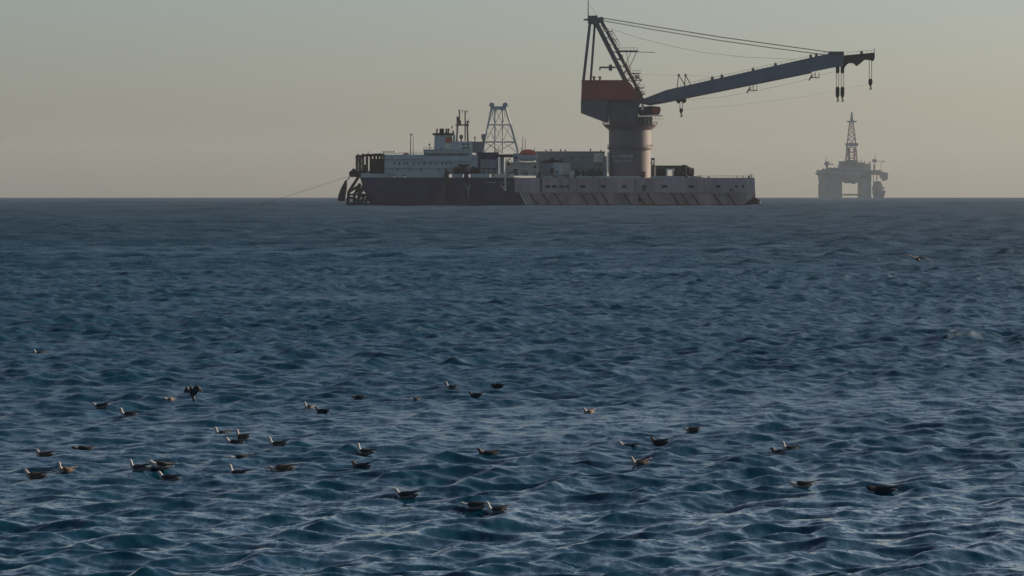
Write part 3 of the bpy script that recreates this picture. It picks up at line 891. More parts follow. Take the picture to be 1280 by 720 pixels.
for i in range(9):
    t = 0.12 + 0.095 * i
    xa, za = 744 + 46.5 * t, 27 + 92 * t
    xb, zb_ = 751 + 51 * (t + 0.04), 26 + 95 * (t + 0.04)
    CB().tube((xa, -5.8, za), (xb, -2.6, zb_), 0.22).build('lacing_bar', M['steel'], crane)
apex = CB().prism([(734.6, 21.2), (746, 20.8), (746.5, 23.2), (753.5, 23.4), (753.6, 28), (748, 29.4), (743, 31), (735, 29)], -7.2, 7.2).build('a_frame_head', M['steel'], crane)
CB().box(729.5, 734.6, -1.5, 1.5, 24.4, 26.2).build('head_platform', M['steel'], apex)
for y in (-5, -2, 2, 5):
    CB().drum(751, y - 0.4, y + 0.4, 25.6, 1.15, 16).build('head_sheave', M['black'], apex)
CB().tube((735.2, 0, 21.4), (735.2, 0, -6), 0.28, 6, 0.14).tube((735.4, 0, 4), (746, 0, 20), 0.05, 4).build('antenna_pole', M['steel'], apex)
# platforms and ladders on the front legs
m = CB()
m.box(770, 797, -4.5, 3, 64.0, 65.6).tube((770, -4, 64.8), (818, -4, 66.6), 0.14)
for px in (772, 777, 782, 787, 792, 796.5):
    m.tube((px, -4.4, 64), (px, -4.4, 60.6), 0.08, 4)
m.tube((772, -4.4, 60.8), (796.5, -4.4, 60.8), 0.07, 4)
m.tube((795.5, -4, 65.4), (787, -4, 84), 0.16).tube((788.5, -4, 65.4), (782, -4, 80), 0.13).tube((783, 2, 65.4), (787, 2, 84), 0.13)
m.build('upper_platform', M['steel'], crane)
m = CB()
m.box(749.4, 769, -7.6, -6.2, 84.4, 86.4).lathe(762.5, -6.9, [(0.4, 89.6), (0.8, 89), (0.8, 83), (0.4, 81.8)], 10).box(748.6, 750.2, -7.4, -6.6, 84.6, 89)
m.build('flood_light_arm', M['steel'], crane)
m = CB()
for z, x0, x1 in ((92, 788, 800), (100.5, 789, 802), (110, 792, 805), (118, 796, 806)):
    m.box(x0, x1, -3.6, 3.6, z, z + 0.8)
    for px in np.linspace(x0, x1, 5):
        m.tube((px, -3.5, z), (px, -3.5, z - 3.2), 0.08, 4)
    m.tube((x0, -3.5, z - 3.2), (x1, -3.5, z - 3.2), 0.07, 4)
m.tube((789, -3.4, 92), (801, -3.4, 100.5), 0.16).tube((802, -3.4, 100.5), (793, -3.4, 110), 0.16).tube((793, -3.4, 110), (805, -3.4, 118), 0.16)
m.build('stairway', M['steel'], crane)
m = CB()
m.tube((759, -3.4, 36), (774, -3.4, 60), 0.16).tube((764, -3.4, 38), (776, -3.4, 58), 0.13).box(757, 765.5, -4.4, -2, 40, 40.8).tube((764.4, -3.4, 40), (764.4, -3.4, 36.5), 0.1)
m.build('stairway', M['steel'], crane)
CB().box(794, 799, -2.5, 2.5, 94, 99).build('lamp_housing', M['cream'], crane)
for px, z in ((798, 127.5), (776, 117)):
    CB().drum(px, -4.8, 4.8, z, 1.3, 14).build('luffing_drum', M['steel'], crane)
CB().prism([(786, 113), (794, 112), (800, 118), (804.5, 124), (803, 129), (792, 129.5), (786, 127)], -5.5, 5.5).build('boom_foot_bracket', M['steel'], crane)
random.seed(8)
for i in range(26):
    t = random.uniform(0.05, 1.0)
    xa, za = 750 + 49 * t + random.uniform(-3, 5.5), 27 + 93 * t
    w = random.uniform(0.8, 2.6)
    if i % 3:
        CB().box(xa - w / 2, xa + w / 2, -4.6, -3.4, za - w * 0.5, za + w * 0.6).build('leg_fitting', M[random.choice(('steel', 'dark', 'cream', 'red'))], crane)
    else:
        CB().tube((xa, -4, za), (xa + random.uniform(1, 5), -4, za - random.uniform(1, 6)), 0.13, 5).build('leg_strut', M['steel'], crane)
m = CB()
zz = [(755 + 49 * k / 12 + (2.5 if k % 2 else -2.5), -4.9, 36 + 84 * k / 12) for k in range(12)]
m.path(zz, 0.18, 5)
m.build('ladder_run', M['steel'], crane)
# operator's cab
cab = CB().prism([(797, 134.8), (813, 133.4), (823.6, 134.6), (825, 138), (823, 144.2), (799, 144.8), (796, 141)], -9.4, -3.6).build('operator_cab', M['dark'], crane, 'dark red operator cab under the boom foot')
CB().prism([(814.4, 135.4), (822.8, 136), (823.6, 138.2), (822.4, 142.6), (814.4, 142.8)], -9.56, -9.41).build('cab_window', M['red'], cab)
CB().box(800.5, 803.8, -9.6, -9.41, 131.0, 138.5).build('cab_lamp', M['cream'], cab)
m = CB().box(796, 827, -10, -3, 145.0, 146.0)
for px in range(806, 829, 4):
    m.tube((px, -9.8, 156), (px, -9.8, 146), 0.08, 4)
m.tube((806, -9.8, 149.5), (828, -9.8, 149.5), 0.08, 4)
m.build('cab_walkway', M['cream'], cab)
# boom
boom = CB().prism([(797, 128), (803, 124.4), (832, 113.3), (845, 110.3), (1036, 67.6), (1053.6, 66.2), (1053.6, 83), (1040, 85.2), (1013, 90.6), (830, 127.7), (812, 131)], -2.8, 2.8).build('boom', M['boom'], crane, 'long blue grey box girder boom rising to the right')
CB().box(1035.6, 1053.8, -3.3, 3.3, 65.2, 69.6).build('boom_head_block', M['steel'], boom)
def boom_top(px): return 113.3 + (px - 832) * (67.6 - 113.3) / 204.0
def boom_bot(px): return 127.7 + (px - 830) * (90.6 - 127.7) / 183.0
for px in (880, 930, 975, 1012):
    CB().box(px - 0.4, px + 0.4, -2.92, -2.81, boom_top(px) + 1.2, boom_bot(px) - 1.0).build('boom_seam', M['boom'], boom)
CB().prism([(798, 129.0), (830, 127.9), (1013, 90.8), (1013, 92.2), (830, 129.4), (812, 132.4)], -2.95, 2.95).build('bottom_flange', M['steel'], boom)
m = CB()
for px in range(850, 1035, 6):
    z = boom_top(px)
    m.tube((px, -2.6, z), (px, -2.6, z - 2.6), 0.06, 4)
m.tube((850, -2.6, boom_top(850) - 2.6), (1034, -2.6, boom_top(1034) - 2.6), 0.05, 4)
m.build('boom_rail', M['steel'], boom)
for px, d in ((890, 6), (902, 6), (941, 5), (969, 5), (1013, 6), (1020, 5)):
    CB().box(px - 1.6, px + 1.6, -1, 1, boom_top(px) - d * 0.6, boom_top(px) + 0.5).tube((px, 0, boom_top(px)), (px, 0, boom_top(px) - d), 0.12, 5).build('cable_guide', M['steel'], boom)
m = CB()
for a, b, c in ((846, 848, 856.5), (855.4, 856.5, 863)):
    m.tube((a, -1.5, boom_top(a)), (b, -1.5, 94), 0.22).tube((b, -1.5, 94), (c, -1.5, boom_top(c)), 0.26).drum(b, -2, -1, 94.4, 0.5, 10)
m.build('sheave_frame', M['steel'], boom)
for x0 in (933, 1010.5):
    z = boom_bot(x0 + 6)
    m = CB()
    m.box(x0 + 3, x0 + 13, -2, 2, z + 7.4, z + 8.2)
    for a in (3.5, 8, 12.6):
        m.tube((x0 + a, -1.8, z + 1), (x0 + a, -1.8, z + 8), 0.14)
    m.tube((x0, -1.8, z + 11.4), (x0 + 4, -1.8, z + 4), 0.3).tube((x0 + 3.5, -1.8, z + 8), (x0 + 8, -1.8, z + 2), 0.1)
    m.build('inspection_cradle', M['steel'], boom)
jib = CB().prism([(1053.7, 70.0), (1074, 68.2), (1092.3, 66.4), (1092.6, 73), (1091, 77), (1087, 75.6), (1080, 75.2), (1074, 80.5), (1070.5, 83.2), (1066.5, 79.6), (1061, 79.4), (1057, 82), (1053.7, 87)], -1.9, 1.9).build('jib', M['dark'], boom, 'dark brown steel jib at the boom tip')
CB().tube((1092.4, 0, 68), (1092.4, 0, 61), 0.16).build('jib_pole', M['steel'], jib)
CB().box(1074.8, 1078, -1, 1, 64.6, 68).build('jib_fitting', M['steel'], jib)
m = CB()
for px in range(1058, 1092, 6):
    m.tube((px, -1.7, 69.6 - (px - 1053) * 0.085), (px, -1.7, 66.4 - (px - 1053) * 0.085), 0.06, 4)
m.tube((1058, -1.7, 66), (1090, -1.7, 63.3), 0.05, 4)
m.build('jib_rail', M['steel'], jib)
# hook blocks
def hook(name, px, half, ztop, zb0, zb1, label, mat='black'):
    m = CB()
    for x in ((px - half, px + half) if half > 2 else (px,)):
        w = 2.2 if half > 2 else 2.3
        m.prism([(x - w, zb0 + 2), (x - w * 0.6, zb0), (x + w * 0.6, zb0), (x + w, zb0 + 2), (x + w, zb1 - 3), (x + w * 0.5, zb1), (x - w * 0.5, zb1), (x - w, zb1 - 3)], -1.1, 1.1)
        m.tube((x, 0, zb1), (x, 0, zb1 + 2.2), 0.35)
        m.path([(x + 1.4 * math.sin(a), 0, zb1 + 3.2 - 1.4 * math.cos(a)) for a in [k * math.pi / 5 for k in range(0, 8)]], 0.28, 6)
    hb = m.build(name, M[mat], boom, label)
    for x in ((px - half, px + half) if half > 2 else (px,)):
        for dx in (-1.5, 1.5):
            CB().tube((x + dx * (1.0 if half > 2 else 1.0), 0, ztop), (x + dx, 0, zb0 + 2), 0.13, 5).build('hoist_rope', M['cable'], hb)
    return hb
hook('main_hook_block', 1049.6, 3.0, 86, 109, 122.5, 'twin black main hook blocks')
for x in (1046.6, 1052.6):
    CB().prism([(x - 2, 83.5), (x + 2, 83.5), (x + 2, 91), (x, 92.5), (x - 2, 91)], -1.4, 1.4).build('crown_sheave', M['black'], boom)
hook('auxiliary_hook_block', 1087.6, 0, 76, 99, 107.5, 'small black hook block under the jib')
hook('whip_hook_block', 851.3, 0, 128, 136, 141.5, 'small black hook block under the boom foot')
CB().box(845, 857.6, -2.2, 2.2, 124.5, 127.6).drum(848, -2, 2, 127.8, 0.7, 10).drum(854.6, -2, 2, 127.6, 0.7, 10).build('trolley', M['black'], boom)
# ropes
for y in (-3, 3):
    CB().path([(753, y, 23.2), (820, y * 0.9, 34.2), (900, y * 0.8, 46.9), (970, y * 0.7, 56.6), (1037, y * 0.6, 65.8)], 0.10, 5).build('luffing_rope', M['cable'], crane)
    CB().path([(754, y, 26.6), (820, y * 0.9, 38.2), (900, y * 0.8, 51.3), (970, y * 0.7, 61.2), (1030, y * 0.6, 69.0)], 0.09, 5).build('luffing_rope', M['cable'], crane)
CB().path([(764, 0, 37), (800, 0, 48.5), (840, 0, 58.6), (880, 0, 66.4), (930, 0, 72.0), (994, 0, 74.6)], 0.06, 5).build('slack_rope', M['cable'], crane)
CB().path([(800, 1, 93.6), (856, 1, 94.6), (900, 1, 96.5)], 0.03, 4).build('slack_rope', M['cable'], crane)
CB().path([(858, 1, 125), (905, 1, 121.5), (944, 1, 114.2), (990, 1, 104.5), (1042, 1, 90)], 0.04, 4).build('slack_rope', M['cable'], crane)
CB().path([(852, 1, 137.6), (920, 1, 132), (1000, 1, 122), (1050, 1, 113), (1087, 1, 105)], 0.025, 4).build('slack_rope', M['cable'], crane)

# ------------------------------------------------------------------ far drilling rig
RD = 7000.0
RS = RD / F
RWL = 247.0 + ((CAM_H + RD ** 2 / (2 * EARTH)) / RD - DIP) * F
def RB(): return MB(1057.0, RWL, RS)
rig = thing('drilling_rig', 'hazy grey semi-submersible drilling rig with tall derrick on the horizon', 'oil rig', ((1057 - 640) * RS, RD, -RD ** 2 / (2 * EARTH)))
RIGW = 70.0
for x0, x1 in ((1026.5, 1052.6), (1076.2, 1089)):
    for y in (0, RIGW - 18):
        m = RB()
        m.prism([(x0 + 1.2, 226), (x1 - 0.4, 226), (x1, 232), (x1, 252), (x0, 252), (x0, 232)], y, y + 18)
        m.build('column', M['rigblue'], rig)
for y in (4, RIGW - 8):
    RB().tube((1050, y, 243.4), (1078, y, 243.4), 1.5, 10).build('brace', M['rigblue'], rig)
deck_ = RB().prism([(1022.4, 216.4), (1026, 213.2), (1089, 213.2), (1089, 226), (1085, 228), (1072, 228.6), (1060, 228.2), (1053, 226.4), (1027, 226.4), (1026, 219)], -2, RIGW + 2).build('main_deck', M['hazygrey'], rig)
RB().box(1024, 1090.5, -3, RIGW + 3, 212.6, 213.6).build('deck_edge', M['rigdark'], deck_)
for i, (a, b, z0, z1) in enumerate(((1030, 1036, 216, 219), (1039, 1047, 217, 221), (1055, 1062, 222, 229), (1064, 1069, 225, 230), (1080, 1086, 216, 222))):
    RB().box(a, b, -3.5, -1.9, z0, z1).build('deck_module', M['rigdark'], deck_)
for a, b, z0, z1 in ((1050, 1089, 206, 213), (1051, 1058, 201.5, 206), (1059.4, 1072, 200, 206), (1073, 1080, 203, 206), (1083, 1089, 204.5, 206), (1038, 1049, 209.6, 213)):
    RB().box(a, b, 8, 50, z0, z1).build('upper_house', M['hazygrey'] if z0 > 202 else M['rigdark'], rig)
for px, z in ((1071, 197.6), (1076, 199.6), (1080.5, 201.4), (1086.6, 202.0)):
    RB().tube((px, 12, 206), (px + 1.2, 12, z), 0.9, 6).build('pipe_rack_post', M['rigred'], rig)
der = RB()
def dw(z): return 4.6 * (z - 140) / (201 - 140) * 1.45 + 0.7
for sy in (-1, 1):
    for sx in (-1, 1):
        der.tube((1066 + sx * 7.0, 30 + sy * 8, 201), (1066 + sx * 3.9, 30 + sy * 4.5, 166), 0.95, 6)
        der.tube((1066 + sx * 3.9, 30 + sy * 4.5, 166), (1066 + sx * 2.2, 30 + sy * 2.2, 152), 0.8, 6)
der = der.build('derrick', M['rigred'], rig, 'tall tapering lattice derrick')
zs = [201, 194, 187, 180.6, 174, 168, 162, 157, 152]
def hw(z): return 3.9 + (z - 166) * (3.1 / 35) if z > 166 else 2.2 + (z - 152) * (1.7 / 14)
for a, b in zip(zs[:-1], zs[1:]):
    for y in (24, 36):
        m = RB()
        m.tube((1066 - hw(a), y, a), (1066 + hw(b), y, b), 0.42, 4).tube((1066 + hw(a), y, a), (1066 - hw(b), y, b), 0.42, 4).tube((1066 - hw(b), y, b), (1066 + hw(b), y, b), 0.42, 4)
        m.build('derrick_bracing', M['rigred'], der)
RB().box(1058.6, 1073.8, 22, 38, 178.6, 182.4).build('derrick_platform', M['rigdark'], der)
RB().box(1061.4, 1064.0, 26, 34, 184, 201).build('racked_pipe', M['rigred'], der)
RB().box(1068.6, 1070.6, 26, 34, 184, 201).build('racked_pipe', M['rigred'], der)
RB().box(1060.4, 1072, 25, 35, 150.8, 152.6).build('crown_platform', M['rigdark'], der)
RB().prism([(1063.6, 152), (1068.6, 152), (1067.4, 146), (1066.8, 139.6), (1065.4, 139.6), (1064.8, 146)], 28, 32).build('crown_block', M['rigdark'], der)
random.seed(4)
for i in range(34):
    px = random.uniform(1027, 1089); h = random.uniform(0.8, 5.0) * (1.0 if 1050 < px else 0.6); w = random.uniform(0.8, 3.2)
    base = 206.2 if px > 1051 else 212.8
    if i % 3:
        RB().box(px, px + w, 2 + random.random() * 5, 9, base - h, base + 0.4).build('deck_module', M[random.choice(('rigdark', 'hazygrey', 'rigred'))], rig)
    else:
        RB().tube((px, 4, base), (px + random.uniform(-2, 2), 4, base - h - 2), 0.45, 5).build('deck_post', M['rigdark'], rig)
for i in range(16):
    px = random.uniform(1028, 1088); w = random.uniform(1, 4)
    RB().box(px, px + w, -4.2, -2.1, 214 + random.random() * 8, 217 + random.random() * 10).build('deck_module', M[random.choice(('rigdark', 'hazygrey'))], rig)
# deck cranes
m = RB()
m.lathe(1034.6, 20, [(2.2, 213.4), (2.0, 207), (3.6, 206.4), (3.6, 202.6), (1.6, 201.6)], 12).tube((1033.6, 20, 206), (1033.2, 20, 195), 0.8, 6, 0.4).tube((1034, 20, 204.4), (1043, 20, 205.6), 0.9, 6).tube((1033.2, 20, 196), (1041, 20, 205), 0.25, 4).box(1031.4, 1036, 17, 23, 203, 206)
m.build('deck_crane', M['rigdark'], rig)
m = RB()
m.lathe(1094.4, 20, [(2.4, 214), (2.4, 205)], 12).box(1091.6, 1096.8, 17, 23, 199, 203).tube((1094.6, 20, 204), (1095, 20, 190), 0.7, 6, 0.4).box(1089, 1102, 14, 26, 212.6, 218.5)
m.build('deck_crane', M['rigdark'], rig)
m = RB()
m.prism([(1099, 216), (1103, 214.4), (1110.4, 216.4), (1110, 224.6), (1105, 226.4), (1100.6, 221)], 8, 26).tube((1102.4, 16, 216), (1102.2, 16, 201), 0.55, 6).box(1104.4, 1106, 15, 17, 201, 203).tube((1097, 16, 201), (1105, 16, 202), 0.35, 4)
m.build('helideck_block', M['hazygrey'], rig)
for px in (1092.4, 1096.4):
    RB().tube((px, 12, 218), (px, 12, 229), 0.7, 6).build('hanging_riser', M['rigdark'], rig)
# a boat seen end on beside the rig
BD = 6900.0
BS = BD / F
sb = thing('supply_boat', 'small hazy boat seen end on beside the right leg of the drilling rig', 'boat', ((1099 - 640) * BS, BD, -BD ** 2 / (2 * EARTH)))
def BB(): return MB(1099.0, 247.2, BS)
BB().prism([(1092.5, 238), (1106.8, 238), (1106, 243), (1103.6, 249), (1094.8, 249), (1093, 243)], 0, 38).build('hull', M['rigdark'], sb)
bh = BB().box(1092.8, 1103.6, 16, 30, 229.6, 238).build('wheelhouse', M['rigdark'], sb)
BB().box(1094, 1102.4, 17, 29, 226.8, 229.6).build('bridge', M['rigdark'], bh)
BB().box(1094.6, 1101.8, 16.8, 17, 227.6, 228.8).build('bridge_window', M['glass'], bh)
BB().box(1091.2, 1093, 18, 24, 234, 237).box(1103.4, 1106.2, 18, 24, 233.6, 237).build('life_raft_station', M['rigdark'], sb)
BB().tube((1098.4, 22, 227), (1098.4, 22, 219), 0.4, 6).build('mast', M['rigdark'], sb)

# ------------------------------------------------------------------ gulls
def feather(name, c1, c2, scale, rough=0.7):
    m, nt, n, l, p = nodes_of(name)
    tc = n.new('ShaderNodeTexCoord')
    t = n.new('ShaderNodeTexNoise'); t.inputs['Scale'].default_value = scale; t.inputs['Detail'].default_value = 4
    l.new(tc.outputs['Object'], t.inputs['Vector'])
    r = n.new('ShaderNodeMapRange'); r.inputs[1].default_value = 0.38; r.inputs[2].default_value = 0.62
    l.new(t.outputs[0], r.inputs[0])
    mx = n.new('ShaderNodeMix'); mx.data_type = 'RGBA'
    mx.inputs[6].default_value = (*c1, 1); mx.inputs[7].default_value = (*c2, 1)
    l.new(r.outputs[0], mx.inputs[0]); l.new(mx.outputs[2], p.inputs['Base Color'])
    p.inputs['Roughness'].default_value = rough
    return m
FE = dict(white=feather('white plumage', (0.42, 0.42, 0.40), (0.55, 0.54, 0.52), 30),
          dark=feather('slate black plumage', (0.020, 0.020, 0.024), (0.034, 0.034, 0.038), 25),
          brown=feather('mottled brown plumage', (0.045, 0.030, 0.022), (0.15, 0.105, 0.075), 60),
          pale=feather('mottled pale plumage', (0.30, 0.25, 0.20), (0.55, 0.50, 0.45), 45),
          grey=feather('white flank plumage with painted shade', (0.10, 0.095, 0.09), (0.20, 0.19, 0.18), 40),  # grey puts shade into the colour of white bellies; tails share it
          bill=feather('yellow bill', (0.45, 0.28, 0.05), (0.5, 0.32, 0.06), 20, 0.4),
          black=feather('black bill', (0.02, 0.018, 0.016), (0.03, 0.026, 0.024), 20, 0.4))

def loft(rings):
    """rings of equal length -> verts, faces, closed at both ends"""
    k = len(rings[0]); vs = [p for r in rings for p in r]
    fs = [[i * k + j, i * k + (j + 1) % k, (i + 1) * k + (j + 1) % k, (i + 1) * k + j] for i in range(len(rings) - 1) for j in range(k)]
    fs += [list(range(k - 1, -1, -1)), list(range((len(rings) - 1) * k, len(rings) * k))]
    return vs, fs

def spine_rings(spine, k=12):
    """spine: (x, z, half width y, half height) — rings stand square to the spine"""
    out = []
    for i, (x, z, w, h) in enumerate(spine):
        a = spine[max(i - 1, 0)]; b = spine[min(i + 1, len(spine) - 1)]
        t = Vector((b[0] - a[0], 0, b[1] - a[1])).normalized()
        up = Vector((-t.z, 0, t.x))
        out.append([tuple(Vector((x, 0, z)) + Vector((0, w * math.cos(q), 0)) + up * (h * math.sin(q))) for q in [2 * math.pi * j / k for j in range(k)]])
    return out

def mesh_obj(name, vs, fs, mats, pick=None, parent=None, smooth=True):
    me = bpy.data.meshes.new(name)
    me.from_pydata(vs, [], fs); me.update()
    b = bmesh.new(); b.from_mesh(me); bmesh.ops.recalc_face_normals(b, faces=b.faces); b.to_mesh(me); b.free()
    for m in mats: me.materials.append(m)
    for p in me.polygons:
        p.use_smooth = smooth
        if pick: p.material_index = pick(p.center)
    o = bpy.data.objects.new(name, me)
    COL.objects.link(o)
    if parent: o.parent = parent
    return o

def wing_folded(side, tip=0.30, lift=0.12):
    rows = []
    for x, yc, z, w, h in ((-0.135, 0.060, 0.075, 0.010, 0.022), (-0.10, 0.080, 0.085, 0.022, 0.055), (-0.02, 0.086, 0.088, 0.026, 0.066),
                           (0.07, 0.074, 0.092, 0.024, 0.052), (0.16, 0.048, lift * 0.88, 0.018, 0.030), (0.24, 0.022, lift, 0.010, 0.016), (tip, 0.012, lift + 0.016, 0.003, 0.005)):
        rows.append([(x, side * (yc + w * math.cos(q)), z + h * math.sin(q) * 0.8) for q in [2 * math.pi * j / 8 for j in range(8)]])
    return loft(rows)

POSES = {
    # x, z, half width, half height from tail to face
    'alert': [(0.275, 0.085, 0.030, 0.008), (0.22, 0.075, 0.045, 0.018), (0.15, 0.052, 0.070, 0.050), (0.07, 0.038, 0.090, 0.075), (-0.02, 0.034, 0.098, 0.085),
              (-0.10, 0.044, 0.088, 0.080), (-0.155, 0.078, 0.066, 0.066), (-0.180, 0.125, 0.044, 0.046), (-0.188, 0.170, 0.034, 0.036), (-0.196, 0.206, 0.036, 0.038),
              (-0.212, 0.232, 0.037, 0.037), (-0.240, 0.238, 0.030, 0.029), (-0.262, 0.234, 0.015, 0.015)],
    'rest': [(0.275, 0.085, 0.030, 0.008), (0.22, 0.075, 0.045, 0.018), (0.15, 0.052, 0.070, 0.050), (0.07, 0.038, 0.090, 0.075), (-0.02, 0.034, 0.098, 0.085),
             (-0.10, 0.044, 0.088, 0.080), (-0.160, 0.072, 0.066, 0.066), (-0.190, 0.105, 0.046, 0.048), (-0.205, 0.138, 0.040, 0.040), (-0.222, 0.162, 0.038, 0.038),
             (-0.250, 0.170, 0.030, 0.030), (-0.272, 0.166, 0.015, 0.015)],
    'low': [(0.275, 0.080, 0.030, 0.008), (0.22, 0.068, 0.045, 0.018), (0.15, 0.042, 0.070, 0.045), (0.07, 0.026, 0.090, 0.066), (-0.02, 0.020, 0.098, 0.074),
            (-0.10, 0.028, 0.088, 0.070), (-0.165, 0.048, 0.062, 0.056), (-0.210, 0.066, 0.044, 0.042), (-0.240, 0.084, 0.037, 0.036), (-0.266, 0.092, 0.034, 0.033),
            (-0.288, 0.088, 0.024, 0.022), (-0.302, 0.082, 0.012, 0.012)],
}
def make_gull(pose, plumage):
    root = thing('gull', 'gull', 'gull')
    sp = POSES[pose]
    vs, fs = loft(spine_rings(sp))
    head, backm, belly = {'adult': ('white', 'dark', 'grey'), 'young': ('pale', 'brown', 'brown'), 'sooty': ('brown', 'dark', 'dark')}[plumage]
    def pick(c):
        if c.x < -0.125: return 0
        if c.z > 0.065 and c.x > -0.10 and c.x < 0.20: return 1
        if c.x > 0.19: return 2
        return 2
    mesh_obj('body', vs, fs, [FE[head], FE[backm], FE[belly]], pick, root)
    for s in (-1, 1):
        v, f = wing_folded(s, 0.37, 0.150 if pose != 'low' else 0.130)
        mesh_obj('wing', v, f, [FE[backm]], None, root)
    hx, hz = sp[-1][0], sp[-1][1]
    r = [(hx + 0.012, hz, 0.011, 0.012), (hx - 0.012, hz - 0.002, 0.008, 0.010), (hx - 0.034, hz - 0.006, 0.006, 0.008), (hx - 0.046, hz - 0.013, 0.002, 0.003)]
    v, f = loft(spine_rings(r, 6))
    mesh_obj('bill', v, f, [FE['bill' if plumage == 'adult' else 'black']], None, root)
    for s in (-1, 1):
        m = MB().ball(sp[-2][0] + 0.004, s * (sp[-2][2] * 0.92), sp[-2][1] + 0.008, 0.005, 0.004, 0.005, 6, 4)
        e = m.build('eye', FE['black'], root)
    return root

def open_wing(side, span, rise, sweep, droop=0.0, chord=0.17):
    """a spread wing: chord sections from the shoulder to the tip, real thickness"""
    rows = []
    n = 9
    for i in range(n):
        t = i / (n - 1)
        y = side * (0.05 + span * t)
        z = 0.03 + rise * math.sin(min(t, 0.55) / 0.55 * math.pi / 2) - droop * max(0, t - 0.45) ** 1.3
        ch = chord * (1 - t ** 2.2) + 0.02
        x = -0.05 + sweep * t * t - 0.05 * math.sin(t * math.pi)
        th = 0.016 * (1 - t) + 0.004
        rows.append([(x - ch * 0.4, y, z), (x - ch * 0.2, y, z + th), (x + ch * 0.3, y, z + th * 0.5), (x + ch * 0.6, y, z - 0.006), (x + ch * 0.2, y, z - th * 0.5), (x - ch * 0.2, y, z - th * 0.7)])
    return loft(rows)

def make_flyer(plumage, spans, rises, sweep, droops, pitch):
    root = thing('gull', 'gull', 'gull')
    sp = [(0.30, 0.0, 0.050, 0.006), (0.22, 0.0, 0.040, 0.016), (0.12, 0.0, 0.055, 0.045), (0.0, 0.0, 0.070, 0.066), (-0.10, 0.005, 0.062, 0.058), (-0.17, 0.018, 0.042, 0.040),
          (-0.215, 0.030, 0.036, 0.036), (-0.245, 0.030, 0.030, 0.028), (-0.268, 0.024, 0.013, 0.013)]
    vs, fs = loft(spine_rings(sp))
    hd, bk = {'adult': ('white', 'dark'), 'sooty': ('dark', 'dark')}[plumage]
    mesh_obj('body', vs, fs, [FE[hd], FE[bk]], lambda c: 0 if c.x < -0.15 else 1, root)
    for s, sn, rs, dr in ((-1, spans[0], rises[0], droops[0]), (1, spans[1], rises[1], droops[1])):
        v, f = open_wing(s, sn, rs, sweep, dr, 0.17 if plumage == 'adult' else 0.27)
        mesh_obj('wing', v, f, [FE[bk]], None, root)
    v, f = loft(spine_rings([(-0.256, 0.024, 0.011, 0.012), (-0.29, 0.018, 0.006, 0.008), (-0.312, 0.008, 0.002, 0.003)], 6))
    mesh_obj('bill', v, f, [FE['bill' if plumage == 'adult' else 'black']], None, root)
    root.rotation_euler = (0, pitch, 0)
    return root

def copy_tree(o):
    c = o.copy(); COL.objects.link(c)
    for ch in [x for x in bpy.data.objects if x.parent == o]:
        d = ch.copy(); COL.objects.link(d); d.parent = c
    return c

def place(px, py, lift=0.0):
    """the point of the sea surface that the drawing shows at px, py"""
    d = CAM_H / ((py - 247.0) / F + DIP)
    for _ in range(14):
        x = (px - 640.0) / F * d
        z = sea_point(x, d) + lift
        d = 0.5 * d + 0.5 * (CAM_H - z) / ((py - 247.0) / F + DIP)
    return (px - 640.0) / F * d, d, z

